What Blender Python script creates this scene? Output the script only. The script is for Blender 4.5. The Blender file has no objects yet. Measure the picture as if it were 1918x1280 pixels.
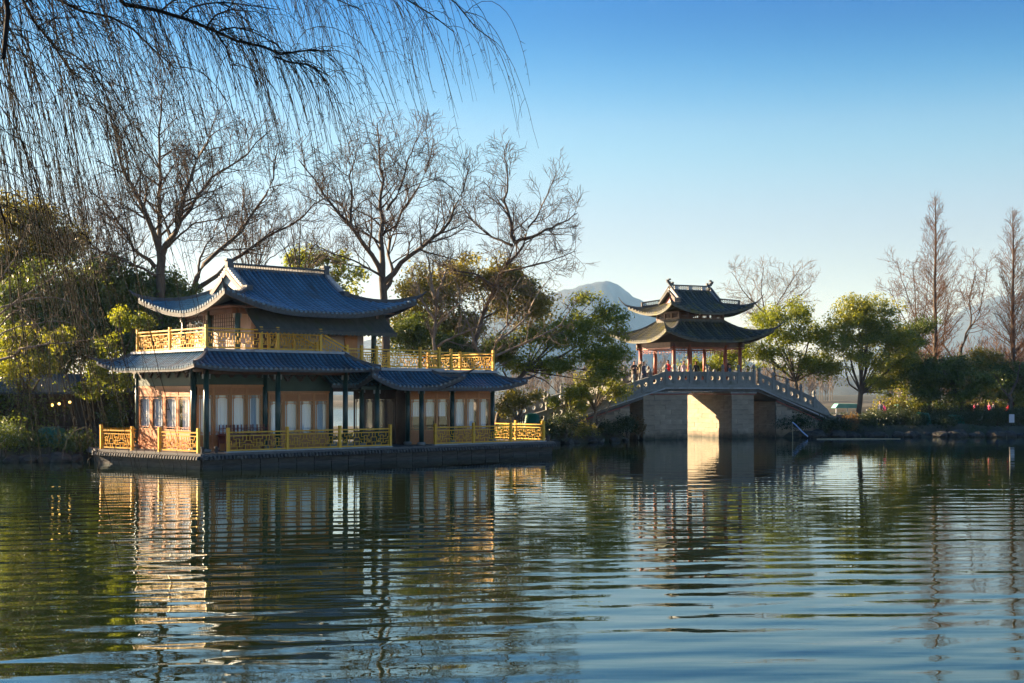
import bpy, bmesh, math, random
import numpy as np
from mathutils import Vector, Matrix
sc = bpy.context.scene
COL = sc.collection
R = math.radians
# ------------------------------------------------------------------ camera, sky, sun, exposure
FPX, EYE, HOR = 2400.0, 3.4, 735.0          # focal length in photo pixels, eye height, horizon row
cd = bpy.data.cameras.new('camera'); cam = bpy.data.objects.new('camera', cd); COL.objects.link(cam)
cd.sensor_width = 36.0; cd.lens = 36.0 * FPX / 1918.0; cd.shift_y = (HOR - 640.0) / 1918.0
cd.clip_start = 0.05; cd.clip_end = 8000.0
cam.location = (0, 0, EYE); cam.rotation_euler = (R(90), 0, 0); sc.camera = cam

SUN_AZ, SUN_EL = 65.0, 18.0                 # degrees to the left of the view axis, above the horizon
sun_dir = Vector((-math.sin(R(SUN_AZ)) * math.cos(R(SUN_EL)), math.cos(R(SUN_AZ)) * math.cos(R(SUN_EL)), math.sin(R(SUN_EL))))
world = bpy.data.worlds.new('World'); sc.world = world; world.use_nodes = True
wn = world.node_tree.nodes; wl = world.node_tree.links
bg = wn['Background']; sky = wn.new('ShaderNodeTexSky'); sky.sky_type = 'NISHITA'; sky.sun_disc = False
sky.sun_elevation = R(SUN_EL); sky.sun_rotation = R(-SUN_AZ); sky.altitude = 0
sky.air_density = 1.0; sky.dust_density = 0.3; sky.ozone_density = 4.5
geo = wn.new('ShaderNodeTexCoord'); sep = wn.new('ShaderNodeSeparateXYZ'); wl.new(geo.outputs['Generated'], sep.inputs[0])
srp = wn.new('ShaderNodeValToRGB'); wl.new(sep.outputs[2], srp.inputs[0])          # winter sky: milky at the horizon, deep azure above
srp.color_ramp.interpolation = 'CARDINAL'; els = srp.color_ramp.elements; els[0].position = 0.0; els[0].color = (1.26, 0.80, 0.63, 1); els[1].position = 1.0; els[1].color = (0.45, 0.62, 0.80, 1)
for p_, c_ in ((0.118, (1.10, 0.72, 0.60)), (0.205, (0.98, 0.88, 0.75)), (0.285, (0.10, 0.54, 0.74)), (0.42, (0.12, 0.50, 0.74)), (0.65, (0.36, 0.58, 0.78))):
    e_ = els.new(p_); e_.color = (*c_, 1)
smx = wn.new('ShaderNodeVectorMath'); smx.operation = 'MULTIPLY'; wl.new(sky.outputs[0], smx.inputs[0]); wl.new(srp.outputs[0], smx.inputs[1])
def wmath(op, a, b=None, c=None):
    n_ = wn.new('ShaderNodeMath'); n_.operation = op
    for i_, v_ in enumerate((a, b, c)):
        if v_ is None: continue
        if isinstance(v_, (int, float)): n_.inputs[i_].default_value = v_
        else: wl.new(v_, n_.inputs[i_])
    return n_.outputs[0]
dt = wn.new('ShaderNodeVectorMath'); dt.operation = 'DOT_PRODUCT'; wl.new(geo.outputs['Generated'], dt.inputs[0]); dt.inputs[1].default_value = tuple(sun_dir)
pol = wmath('POWER', wmath('SUBTRACT', 1.0, wmath('MULTIPLY', dt.outputs['Value'], dt.outputs['Value'])), 2.0)      # scattered light is weakest at 90 degrees from the sun
zr = wn.new('ShaderNodeMapRange'); zr.interpolation_type = 'SMOOTHSTEP'; zr.inputs[1].default_value = 0.13; zr.inputs[2].default_value = 0.31; wl.new(sep.outputs[2], zr.inputs[0])
pmx = wn.new('ShaderNodeMix'); pmx.data_type = 'RGBA'; pmx.blend_type = 'MULTIPLY'; wl.new(wmath('MULTIPLY', pol, zr.outputs[0]), pmx.inputs[0]); wl.new(smx.outputs[0], pmx.inputs[6]); pmx.inputs[7].default_value = (0.06, 0.60, 0.80, 1)
wl.new(pmx.outputs[2], bg.inputs[0]); bg.inputs[1].default_value = 0.057
sd = bpy.data.lights.new('sun', 'SUN'); sd.energy = 5.0; sd.angle = R(0.5); sd.color = (1.0, 0.78, 0.53)
sun = bpy.data.objects.new('sun', sd); COL.objects.link(sun); sun.rotation_euler = sun_dir.to_track_quat('Z', 'Y').to_euler()
sun.location = (-40, 20, 40)
sc.view_settings.view_transform = 'Standard'; sc.view_settings.look = 'None'; sc.view_settings.gamma = 1.0
sc.view_settings.exposure = 2.15
sc.render.engine = 'CYCLES'
cy = sc.cycles; cy.use_denoising = True; cy.max_bounces = 8; cy.diffuse_bounces = 3; cy.glossy_bounces = 4
cy.transmission_bounces = 4; cy.transparent_max_bounces = 8; cy.volume_bounces = 0; cy.caustics_reflective = False; cy.caustics_refractive = False
cy.sample_clamp_indirect = 4.0

def at(px, py, Y):
    return Vector(((px - 959.0) / FPX * Y, Y, EYE - (py - HOR) / FPX * Y))

# ------------------------------------------------------------------ materials
MATS = {}
def newmat(name):
    m = bpy.data.materials.new(name); m.use_nodes = True
    nt = m.node_tree; nt.nodes.clear(); out = nt.nodes.new('ShaderNodeOutputMaterial')
    MATS[name] = m
    return m, nt, out
def N(nt, typ, **kw):
    n = nt.nodes.new(typ)
    for k, v in kw.items(): setattr(n, k, v)
    return n
def rgb(c): return (c[0], c[1], c[2], 1.0)
def mat(name, c1, c2=None, scale=3.0, rough=0.6, bump=0.0, bscale=None, c3=None, s3=0.5, stretch=None, rnd=0.0, spec=0.5, metal=0.0, t3=(0.55, 0.72), courses=0.0, wet=None):
    m, nt, out = newmat(name); L = nt.links
    b = N(nt, 'ShaderNodeBsdfPrincipled'); L.new(b.outputs[0], out.inputs[0])
    b.inputs['Roughness'].default_value = rough; b.inputs['Specular IOR Level'].default_value = spec; b.inputs['Metallic'].default_value = metal
    tc = N(nt, 'ShaderNodeTexCoord'); co = tc.outputs['Object']
    oi = N(nt, 'ShaderNodeObjectInfo')
    if stretch:
        mp = N(nt, 'ShaderNodeMapping'); mp.inputs['Scale'].default_value = stretch; L.new(co, mp.inputs[0]); co = mp.outputs[0]
    nz = N(nt, 'ShaderNodeTexNoise', noise_dimensions='4D'); nz.inputs['Scale'].default_value = scale; nz.inputs['Detail'].default_value = 6
    L.new(co, nz.inputs['Vector']); L.new(oi.outputs['Random'], nz.inputs['W'])
    rp = N(nt, 'ShaderNodeValToRGB'); rp.color_ramp.elements[0].position = 0.3; rp.color_ramp.elements[1].position = 0.7
    rp.color_ramp.elements[0].color = rgb(c1); rp.color_ramp.elements[1].color = rgb(c2 or c1)
    L.new(nz.outputs[0], rp.inputs[0]); col = rp.outputs[0]
    if c3:
        n3 = N(nt, 'ShaderNodeTexNoise', noise_dimensions='4D'); n3.inputs['Scale'].default_value = s3; n3.inputs['Detail'].default_value = 5
        L.new(co, n3.inputs['Vector']); L.new(oi.outputs['Random'], n3.inputs['W'])
        r3 = N(nt, 'ShaderNodeValToRGB'); r3.color_ramp.elements[0].position = t3[0]; r3.color_ramp.elements[1].position = t3[1]
        L.new(n3.outputs[0], r3.inputs[0])
        mx = N(nt, 'ShaderNodeMix', data_type='RGBA'); L.new(r3.outputs[0], mx.inputs[0]); L.new(col, mx.inputs[6]); mx.inputs[7].default_value = rgb(c3); col = mx.outputs[2]
    if rnd:
        mr = N(nt, 'ShaderNodeMapRange'); mr.inputs[3].default_value = 1 - rnd; mr.inputs[4].default_value = 1 + rnd; L.new(oi.outputs['Random'], mr.inputs[0])
        mm = N(nt, 'ShaderNodeVectorMath', operation='SCALE'); L.new(col, mm.inputs[0]); L.new(mr.outputs[0], mm.inputs['Scale']); col = mm.outputs[0]
    if courses or wet:
        ge = N(nt, 'ShaderNodeNewGeometry'); sz = N(nt, 'ShaderNodeSeparateXYZ'); L.new(ge.outputs['Position'], sz.inputs[0])
    if courses:                                   # lap lines between the tile courses
        ph = N(nt, 'ShaderNodeMath', operation='MULTIPLY'); ph.inputs[1].default_value = 6.2832 / courses; L.new(sz.outputs[2], ph.inputs[0])
        ad_ = N(nt, 'ShaderNodeMath', operation='ADD'); L.new(ph.outputs[0], ad_.inputs[0]); sr = N(nt, 'ShaderNodeMath', operation='MULTIPLY'); sr.inputs[1].default_value = 3.0; L.new(oi.outputs['Random'], sr.inputs[0]); L.new(sr.outputs[0], ad_.inputs[1])
        sn = N(nt, 'ShaderNodeMath', operation='SINE'); L.new(ad_.outputs[0], sn.inputs[0])
        mr_ = N(nt, 'ShaderNodeMapRange'); mr_.inputs[1].default_value = 0.55; mr_.inputs[2].default_value = 0.95; mr_.inputs[3].default_value = 1.0; mr_.inputs[4].default_value = 0.55; L.new(sn.outputs[0], mr_.inputs[0])
        vm_ = N(nt, 'ShaderNodeVectorMath', operation='SCALE'); L.new(col, vm_.inputs[0]); L.new(mr_.outputs[0], vm_.inputs['Scale']); col = vm_.outputs[0]
    if wet:                                       # damp, algae-dark foot of a wall standing in water
        nw = N(nt, 'ShaderNodeTexNoise'); nw.inputs['Scale'].default_value = 1.7; nw.inputs['Detail'].default_value = 4; L.new(ge.outputs['Position'], nw.inputs['Vector'])
        aw_ = N(nt, 'ShaderNodeMath', operation='MULTIPLY_ADD'); aw_.inputs[1].default_value = -0.9; L.new(nw.outputs[0], aw_.inputs[0]); L.new(sz.outputs[2], aw_.inputs[2])
        mr_ = N(nt, 'ShaderNodeMapRange'); mr_.inputs[1].default_value = -0.42; mr_.inputs[2].default_value = wet[0] - .42; mr_.inputs[3].default_value = 1.0; mr_.inputs[4].default_value = 0.0; L.new(aw_.outputs[0], mr_.inputs[0])
        mw = N(nt, 'ShaderNodeMix', data_type='RGBA'); L.new(mr_.outputs[0], mw.inputs[0]); L.new(col, mw.inputs[6]); mw.inputs[7].default_value = rgb(wet[1]); col = mw.outputs[2]
    L.new(col, b.inputs['Base Color'])
    if bump:
        bz = N(nt, 'ShaderNodeTexNoise'); bz.inputs['Scale'].default_value = bscale or scale * 4; bz.inputs['Detail'].default_value = 5; L.new(co, bz.inputs['Vector'])
        bp = N(nt, 'ShaderNodeBump'); bp.inputs['Strength'].default_value = 0.6; bp.inputs['Distance'].default_value = bump
        L.new(bz.outputs[0], bp.inputs['Height']); L.new(bp.outputs[0], b.inputs['Normal'])
    return m
def leafmat(name, dark, light, trans=0.35, rough=0.45):
    m, nt, out = newmat(name); L = nt.links
    at_ = N(nt, 'ShaderNodeAttribute', attribute_name='tint')
    mx = N(nt, 'ShaderNodeMix', data_type='RGBA'); L.new(at_.outputs['Fac'], mx.inputs[0]); mx.inputs[6].default_value = rgb(dark); mx.inputs[7].default_value = rgb(light)
    b = N(nt, 'ShaderNodeBsdfPrincipled'); b.inputs['Roughness'].default_value = rough; L.new(mx.outputs[2], b.inputs['Base Color'])
    t = N(nt, 'ShaderNodeBsdfTranslucent')
    br = N(nt, 'ShaderNodeVectorMath', operation='MULTIPLY'); L.new(mx.outputs[2], br.inputs[0]); br.inputs[1].default_value = (1.9, 1.7, 0.6)
    L.new(br.outputs[0], t.inputs[0])
    ms = N(nt, 'ShaderNodeMixShader'); ms.inputs[0].default_value = trans; L.new(b.outputs[0], ms.inputs[1]); L.new(t.outputs[0], ms.inputs[2]); L.new(ms.outputs[0], out.inputs[0])
    return m

mat('yellow', (0.82, 0.41, 0.018), (0.92, 0.51, 0.030), 6, 0.45, 0.002, 30, c3=(0.38, 0.19, 0.022), s3=4.5, rnd=0.12, t3=(0.56, 0.8))
mat('wood', (0.50, 0.19, 0.055), (0.60, 0.255, 0.085), 2, 0.5, 0.003, 10, stretch=(6, 6, 1), rnd=0.12)
mat('wood_panel', (0.42, 0.15, 0.044), (0.52, 0.20, 0.065), 14, 0.55, 0.012, 18)
mat('dark_wood', (0.035, 0.018, 0.012), (0.055, 0.028, 0.018), 3, 0.55, 0.004, 14, rnd=0.1)
mat('red_wood', (0.13, 0.022, 0.016), (0.19, 0.035, 0.022), 4, 0.45, 0.003, 16, rnd=0.1)
mat('rust_wood', (0.30, 0.075, 0.035), (0.38, 0.105, 0.05), 3, 0.5, 0.004, 12, c3=(0.15, 0.05, 0.03), s3=1.4, rnd=0.08)
mat('brown_beam', (0.105, 0.05, 0.03), (0.16, 0.075, 0.045), 3, 0.6, 0.004, 14)
mat('green_paint', (0.018, 0.050, 0.044), (0.030, 0.070, 0.060), 2.5, 0.35, 0.002, 20, c3=(0.05, 0.075, 0.06), s3=1.2, rnd=0.1)
mat('green_wall', (0.030, 0.060, 0.040), (0.045, 0.080, 0.052), 2, 0.6, 0.003, 20)
mat('roof_tile', (0.036, 0.125, 0.200), (0.075, 0.185, 0.275), 1.6, 0.34, 0.006, 25, c3=(0.055, 0.055, 0.052), s3=0.7, rnd=0.20, spec=0.6, courses=0.13)
mat('roof_base', (0.014, 0.030, 0.048), (0.024, 0.046, 0.070), 2, 0.5, 0.01, 15)
mat('eave_edge', (0.045, 0.050, 0.055), (0.10, 0.10, 0.10), 9, 0.7, 0.02, 22)
mat('tile_ridge', (0.060, 0.065, 0.070), (0.105, 0.105, 0.105), 4, 0.6, 0.006, 20)
mat('old_tile', (0.075, 0.080, 0.062), (0.125, 0.125, 0.095), 2.2, 0.7, 0.012, 20, c3=(0.165, 0.145, 0.035), s3=1.3, rnd=0.3, t3=(0.5, 0.66), courses=0.15)
mat('old_base', (0.020, 0.022, 0.018), (0.036, 0.036, 0.026), 3, 0.8, 0.01, 15)
mat('old_ridge', (0.085, 0.085, 0.080), (0.15, 0.145, 0.13), 4, 0.75, 0.008, 20)
mat('plaster', (0.55, 0.54, 0.50), (0.66, 0.64, 0.60), 3, 0.7, 0.003, 20, c3=(0.30, 0.29, 0.27), s3=1.5)
mat('pink_wall', (0.52, 0.38, 0.33), (0.60, 0.46, 0.40), 1.5, 0.7, 0.003, 12, c3=(0.42, 0.33, 0.28), s3=0.8)
mat('awning', (0.055, 0.055, 0.042), (0.10, 0.095, 0.075), 2.2, 0.75, 0.006, 10, c3=(0.06, 0.075, 0.035), s3=1.2, stretch=(2.5, 1, 0.6))
mat('curtain', (0.58, 0.70, 0.78), (0.80, 0.86, 0.88), 1.0, 0.8, 0.010, 3, stretch=(9, 9, 0.25), rnd=0.14)
mat('zinc', (0.30, 0.32, 0.34), (0.44, 0.46, 0.47), 3, 0.45, 0.004, 12, c3=(0.22, 0.20, 0.17), s3=2)
mat('deck_stone', (0.075, 0.075, 0.07), (0.13, 0.125, 0.115), 3, 0.7, 0.006, 15)
mat('hull_stone', (0.034, 0.033, 0.031), (0.075, 0.072, 0.066), 2.5, 0.75, 0.015, 12, c3=(0.11, 0.095, 0.075), s3=1.3, rnd=0.25)
mat('pier_stone', (0.35, 0.27, 0.185), (0.46, 0.36, 0.25), 1.6, 0.8, 0.012, 14, c3=(0.15, 0.125, 0.095), s3=0.9, rnd=0.16, t3=(0.45, 0.75), wet=(0.55, (0.06, 0.055, 0.035)))
mat('pier_core', (0.15, 0.12, 0.09), (0.24, 0.20, 0.15), 2, 0.9, 0.01, 12)
mat('bal_stone', (0.20, 0.20, 0.175), (0.30, 0.295, 0.26), 3, 0.75, 0.008, 20, c3=(0.16, 0.165, 0.115), s3=1.6, rnd=0.1)
mat('red_band', (0.26, 0.055, 0.04), (0.36, 0.10, 0.075), 3, 0.6, 0.004, 15, c3=(0.20, 0.12, 0.10), s3=2)
mat('bark', (0.075, 0.056, 0.040), (0.14, 0.108, 0.078), 5, 0.85, 0.02, 16, stretch=(1, 1, 0.35))
mat('bark_pale', (0.20, 0.155, 0.11), (0.33, 0.27, 0.20), 4, 0.85, 0.015, 14, stretch=(1, 1, 0.4))
mat('twig', (0.085, 0.060, 0.042), (0.14, 0.10, 0.07), 2, 0.8, spec=0.15)
mat('twig_pale', (0.19, 0.145, 0.10), (0.27, 0.21, 0.15), 2, 0.8, spec=0.15)
mat('twig_red', (0.13, 0.07, 0.042), (0.19, 0.105, 0.062), 2, 0.8, spec=0.15)
mat('twig_far', (0.17, 0.105, 0.078), (0.23, 0.15, 0.11), 0.1, 0.9)
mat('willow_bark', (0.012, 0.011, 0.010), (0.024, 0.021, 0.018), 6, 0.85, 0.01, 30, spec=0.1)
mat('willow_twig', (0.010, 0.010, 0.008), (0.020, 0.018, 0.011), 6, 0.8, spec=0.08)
mat('earth', (0.045, 0.040, 0.025), (0.075, 0.068, 0.038), 0.6, 0.95, 0.05, 3, c3=(0.05, 0.065, 0.02), s3=0.25)
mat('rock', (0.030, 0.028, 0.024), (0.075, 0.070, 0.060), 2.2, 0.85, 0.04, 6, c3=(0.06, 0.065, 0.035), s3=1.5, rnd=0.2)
mat('path_stone', (0.30, 0.27, 0.22), (0.38, 0.35, 0.29), 1.2, 0.85, 0.01, 10)
mat('hill', (0.014, 0.024, 0.016), (0.030, 0.036, 0.024), 0.02, 1.0, 0, c3=(0.036, 0.034, 0.028), s3=0.008)
mat('green_tarp', (0.006, 0.095, 0.048), (0.010, 0.14, 0.07), 3, 0.45, 0.02, 5)
mat('turquoise', (0.16, 0.52, 0.42), (0.24, 0.60, 0.50), 2, 0.5, 0.004, 8)
mat('white_paint', (0.66, 0.68, 0.72), (0.76, 0.77, 0.80), 3, 0.5, 0.004, 8)
mat('black_iron', (0.015, 0.016, 0.018), (0.03, 0.03, 0.032), 6, 0.5, 0.002, 20)
mat('blue_tape', (0.10, 0.28, 0.62), (0.62, 0.68, 0.78), 3.5, 0.5)
mat('bronze', (0.095, 0.088, 0.075), (0.16, 0.15, 0.125), 5, 0.6, 0.01, 15)
mat('bamboo', (0.42, 0.34, 0.20), (0.55, 0.46, 0.28), 4, 0.5)
for n_, c_ in dict(skin=(0.50, 0.29, 0.20), hair_black=(0.012, 0.010, 0.009), hair_brown=(0.16, 0.055, 0.02), cloth_black=(0.012, 0.012, 0.015), cloth_navy=(0.018, 0.028, 0.06),
                   cloth_red=(0.55, 0.012, 0.02), cloth_khaki=(0.23, 0.17, 0.075), cloth_lilac=(0.52, 0.44, 0.56), cloth_blue=(0.035, 0.11, 0.22), cloth_pink=(0.75, 0.08, 0.22),
                   cloth_brown=(0.05, 0.028, 0.018), trousers=(0.02, 0.022, 0.03)).items():
    mat(n_, c_, tuple(x * 1.25 for x in c_), 8, 0.7, 0.004, 25)
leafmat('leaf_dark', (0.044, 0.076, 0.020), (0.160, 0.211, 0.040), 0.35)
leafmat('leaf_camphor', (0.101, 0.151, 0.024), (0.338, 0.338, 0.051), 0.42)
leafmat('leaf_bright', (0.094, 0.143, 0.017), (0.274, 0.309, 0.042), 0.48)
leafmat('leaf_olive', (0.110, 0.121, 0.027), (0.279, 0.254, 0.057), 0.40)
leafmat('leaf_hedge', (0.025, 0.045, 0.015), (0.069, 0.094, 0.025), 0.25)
leafmat('leaf_dry', (0.12, 0.075, 0.03), (0.26, 0.17, 0.08), 0.35)
# glass
m, nt, out = newmat('glass')
g = N(nt, 'ShaderNodeBsdfGlossy'); g.inputs['Roughness'].default_value = 0.03
t = N(nt, 'ShaderNodeBsdfTransparent'); lw = N(nt, 'ShaderNodeLayerWeight'); lw.inputs[0].default_value = 0.5
fr = N(nt, 'ShaderNodeMath', operation='POWER'); fr.inputs[1].default_value = 4.0; nt.links.new(lw.outputs['Facing'], fr.inputs[0])
ad = N(nt, 'ShaderNodeMath', operation='MULTIPLY_ADD'); ad.inputs[1].default_value = 0.8; ad.inputs[2].default_value = 0.10; nt.links.new(fr.outputs[0], ad.inputs[0])
ms = N(nt, 'ShaderNodeMixShader'); nt.links.new(ad.outputs[0], ms.inputs[0]); nt.links.new(t.outputs[0], ms.inputs[1]); nt.links.new(g.outputs[0], ms.inputs[2]); nt.links.new(ms.outputs[0], out.inputs[0])
# lamp
m, nt, out = newmat('lamp_glow'); e = N(nt, 'ShaderNodeEmission'); e.inputs[0].default_value = (1.0, 0.55, 0.12, 1); e.inputs[1].default_value = 2.0; nt.links.new(e.outputs[0], out.inputs[0])
# water
def water_mat():
    m, nt, out = newmat('water'); L = nt.links
    tc = N(nt, 'ShaderNodeTexCoord'); co = tc.outputs['Object']
    def noise(scale, stretch, rot, detail=2.0, dist=0.0, loc=(0, 0, 0)):
        mp = N(nt, 'ShaderNodeMapping'); mp.inputs['Scale'].default_value = stretch; mp.inputs['Rotation'].default_value = (0, 0, R(rot)); mp.inputs['Location'].default_value = loc
        L.new(co, mp.inputs[0]); n = N(nt, 'ShaderNodeTexNoise'); n.inputs['Scale'].default_value = scale; n.inputs['Detail'].default_value = detail; n.inputs['Distortion'].default_value = dist
        L.new(mp.outputs[0], n.inputs['Vector']); return n.outputs[0]
    def math_(op, a, b):
        n = N(nt, 'ShaderNodeMath', operation=op)
        for i, v in enumerate((a, b)):
            if isinstance(v, (int, float)): n.inputs[i].default_value = v
            else: L.new(v, n.inputs[i])
        return n.outputs[0]
    def wave(wl_, center, distort, dscale):
        mp = N(nt, 'ShaderNodeMapping'); mp.inputs['Location'].default_value = (-center[0], -center[1], 0); L.new(co, mp.inputs[0])
        w = N(nt, 'ShaderNodeTexWave', wave_type='RINGS', rings_direction='Z', wave_profile='SIN')
        w.inputs['Scale'].default_value = 1.0 / (wl_ * 3.1831) ; w.inputs['Distortion'].default_value = distort; w.inputs['Detail'].default_value = 2; w.inputs['Detail Scale'].default_value = dscale
        L.new(mp.outputs[0], w.inputs['Vector']); return w.outputs['Fac']
    w1 = wave(1.05, (14, -70), 2.6, 0.9); w2 = wave(0.62, (-60, 170), 3.4, 1.1); w3 = wave(1.9, (60, 190), 2.0, 0.5)
    patch = noise(0.05, (1, 1.6, 1), 12, 3)
    amp = N(nt, 'ShaderNodeMapRange'); amp.inputs[1].default_value = 0.36; amp.inputs[2].default_value = 0.62; amp.inputs[3].default_value = 0.45; amp.inputs[4].default_value = 1.1; L.new(patch, amp.inputs[0])
    h = math_('ADD', math_('MULTIPLY', w1, WA[0]), math_('MULTIPLY', w2, WA[1]))
    h = math_('ADD', h, math_('MULTIPLY', w3, WA[2]))
    h = math_('ADD', h, math_('MULTIPLY', noise(1.2, (0.085, 1.0, 1), 2, 1.1, 0.2), WA[3]))
    h = math_('ADD', h, math_('MULTIPLY', noise(4.4, (0.16, 1.0, 1), -3, 1.5, .2), WA[4]))
    h = math_('MULTIPLY', h, amp.outputs[0])
    sx = N(nt, 'ShaderNodeSeparateXYZ'); L.new(co, sx.inputs[0])
    near = N(nt, 'ShaderNodeMapRange'); near.inputs[1].default_value = 24; near.inputs[2].default_value = 60; near.inputs[3].default_value = 1.15; near.inputs[4].default_value = 0.38; L.new(sx.outputs[1], near.inputs[0])
    h = math_('MULTIPLY', h, near.outputs[0])
    bp = N(nt, 'ShaderNodeBump'); bp.inputs['Strength'].default_value = 1.0; bp.inputs['Distance'].default_value = 1.0; L.new(h, bp.inputs['Height'])
    d = N(nt, 'ShaderNodeBsdfDiffuse'); d.inputs[0].default_value = (0.009, 0.015, 0.003, 1)
    g = N(nt, 'ShaderNodeBsdfGlossy'); g.inputs['Roughness'].default_value = 0.015; g.inputs['Color'].default_value = (0.88, 0.97, 1.0, 1); L.new(bp.outputs[0], g.inputs['Normal'])
    fr = N(nt, 'ShaderNodeFresnel'); fr.inputs[0].default_value = 1.65; L.new(bp.outputs[0], fr.inputs['Normal'])
    ms = N(nt, 'ShaderNodeMixShader'); L.new(fr.outputs[0], ms.inputs[0]); L.new(d.outputs[0], ms.inputs[1]); L.new(g.outputs[0], ms.inputs[2]); L.new(ms.outputs[0], out.inputs[0])
WA = (0.0062, 0.0014, 0.0055, 0.0118, 0.0024)
water_mat()

# ------------------------------------------------------------------ mesh helpers
class MB:
    def __init__(s): s.v = []; s.f = []
    def quadbox(s, P):                       # 8 points: bottom loop 0-3, top loop 4-7
        b = len(s.v); s.v += [tuple(p) for p in P]
        for q in ((3, 2, 1, 0), (4, 5, 6, 7), (0, 1, 5, 4), (1, 2, 6, 5), (2, 3, 7, 6), (3, 0, 4, 7)): s.f.append(tuple(b + i for i in q))
        return s
    def box(s, x0, x1, y0, y1, z0, z1):
        return s.quadbox([(x0, y0, z0), (x1, y0, z0), (x1, y1, z0), (x0, y1, z0), (x0, y0, z1), (x1, y0, z1), (x1, y1, z1), (x0, y1, z1)])
    def bar(s, p, q, w, h=None):             # square bar from p to q; w across, h along its 'up'
        p = Vector(p); q = Vector(q); h = h or w; d = (q - p)
        if d.length < 1e-6: return s
        d.normalize(); up = Vector((0, 0, 1)) if abs(d.z) < 0.95 else Vector((0, 1, 0))
        a = d.cross(up).normalized(); u = a.cross(d).normalized()
        c = [(-1, -1), (1, -1), (1, 1), (-1, 1)]
        P = [p + a * (w / 2 * i) + u * (h / 2 * j) for i, j in c] + [q + a * (w / 2 * i) + u * (h / 2 * j) for i, j in c]
        b = len(s.v); s.v += [tuple(x) for x in P]
        for qd in ((0, 1, 2, 3), (7, 6, 5, 4), (4, 5, 1, 0), (5, 6, 2, 1), (6, 7, 3, 2), (7, 4, 0, 3)): s.f.append(tuple(b + i for i in qd))
        return s
    def tube(s, pts, rad, n=8, cap=True):
        pts = [Vector(p) for p in pts]; rad = rad if hasattr(rad, '__len__') else [rad] * len(pts)
        b = len(s.v); ref = None
        for i, p in enumerate(pts):
            d = (pts[min(i + 1, len(pts) - 1)] - pts[max(i - 1, 0)]).normalized()
            if ref is None: ref = Vector((1, 0, 0)) if abs(d.x) < 0.9 else Vector((0, 1, 0))
            a = (ref - d * ref.dot(d)).normalized(); c = d.cross(a); ref = a
            for k in range(n):
                th = 2 * math.pi * k / n; s.v.append(tuple(p + (a * math.cos(th) + c * math.sin(th)) * rad[i]))
        for i in range(len(pts) - 1):
            for k in range(n):
                k2 = (k + 1) % n; s.f.append((b + i * n + k, b + i * n + k2, b + (i + 1) * n + k2, b + (i + 1) * n + k))
        if cap:
            s.f.append(tuple(b + k for k in reversed(range(n)))); e = b + (len(pts) - 1) * n; s.f.append(tuple(e + k for k in range(n)))
        return s
    def lathe(s, c, prof, n=10):             # prof: (radius, z) from bottom to top
        return s.tube([(c[0], c[1], c[2] + z) for r, z in prof], [r for r, z in prof], n)
    def grid(s, rows):
        b = len(s.v); nr, nc = len(rows), len(rows[0])
        for r in rows: s.v += [tuple(p) for p in r]
        for i in range(nr - 1):
            for j in range(nc - 1): s.f.append((b + i * nc + j, b + i * nc + j + 1, b + (i + 1) * nc + j + 1, b + (i + 1) * nc + j))
        return s
    def poly(s, pts): b = len(s.v); s.v += [tuple(p) for p in pts]; s.f.append(tuple(range(b, b + len(pts)))); return s
    def prism(s, pts, off):                  # polygon extruded by a vector
        off = Vector(off); n = len(pts); b = len(s.v)
        s.v += [tuple(Vector(p)) for p in pts] + [tuple(Vector(p) + off) for p in pts]
        s.f.append(tuple(reversed(range(b, b + n)))); s.f.append(tuple(range(b + n, b + 2 * n)))
        for i in range(n): j = (i + 1) % n; s.f.append((b + i, b + j, b + n + j, b + n + i))
        return s
    def mesh(s, name, m, smooth=False):
        me = bpy.data.meshes.new(name); me.from_pydata(s.v, [], s.f); me.update()
        me.materials.append(MATS[m])
        if smooth: me.shade_smooth()
        return me
    def build(s, name, m, parent=None, loc=None, rz=0, smooth=False):
        return link(name, s.mesh(name, m, smooth), parent, loc, rz)
def link(name, me, parent=None, loc=None, rz=0, scale=None):
    o = bpy.data.objects.new(name, me); COL.objects.link(o)
    if parent: o.parent = parent
    if loc is not None: o.location = loc
    if rz: o.rotation_euler[2] = rz
    if scale: o.scale = scale
    return o
def npmesh(name, V, F, m, tint=None, smooth=False):
    me = bpy.data.meshes.new(name); k = F.shape[1]
    me.vertices.add(len(V)); me.vertices.foreach_set('co', np.ascontiguousarray(V, dtype=np.float32).ravel())
    me.loops.add(F.size); me.loops.foreach_set('vertex_index', np.ascontiguousarray(F, dtype=np.int32).ravel())
    me.polygons.add(len(F)); me.polygons.foreach_set('loop_start', np.arange(0, F.size, k, dtype=np.int32))
    me.update(calc_edges=True); me.materials.append(MATS[m])
    if tint is not None:
        a = me.attributes.new('tint', 'FLOAT', 'POINT'); a.data.foreach_set('value', np.ascontiguousarray(tint, dtype=np.float32))
    if smooth: me.shade_smooth()
    return me
def tag(o, label=None, cat=None, group=None, kind=None):
    if label: o['label'] = label
    if cat: o['category'] = cat
    if group: o['group'] = group
    if kind: o['kind'] = kind
    return o
def thing(name, loc, rz, label, cat, group=None):
    o = bpy.data.objects.new(name, None); COL.objects.link(o); o.location = loc; o.rotation_euler[2] = rz; o.empty_display_size = 0.3
    return tag(o, label, cat, group)
BOX = None
def block(name, x0, x1, y0, y1, z0, z1, m, parent):       # box piece sharing one unit mesh per material
    key = 'unit_' + m
    me = bpy.data.meshes.get(key) or MB().box(-.5, .5, -.5, .5, -.5, .5).mesh(key, m)
    o = link(name, me, parent, ((x0 + x1) / 2, (y0 + y1) / 2, (z0 + z1) / 2)); o.scale = (x1 - x0, y1 - y0, z1 - z0); return o

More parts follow.
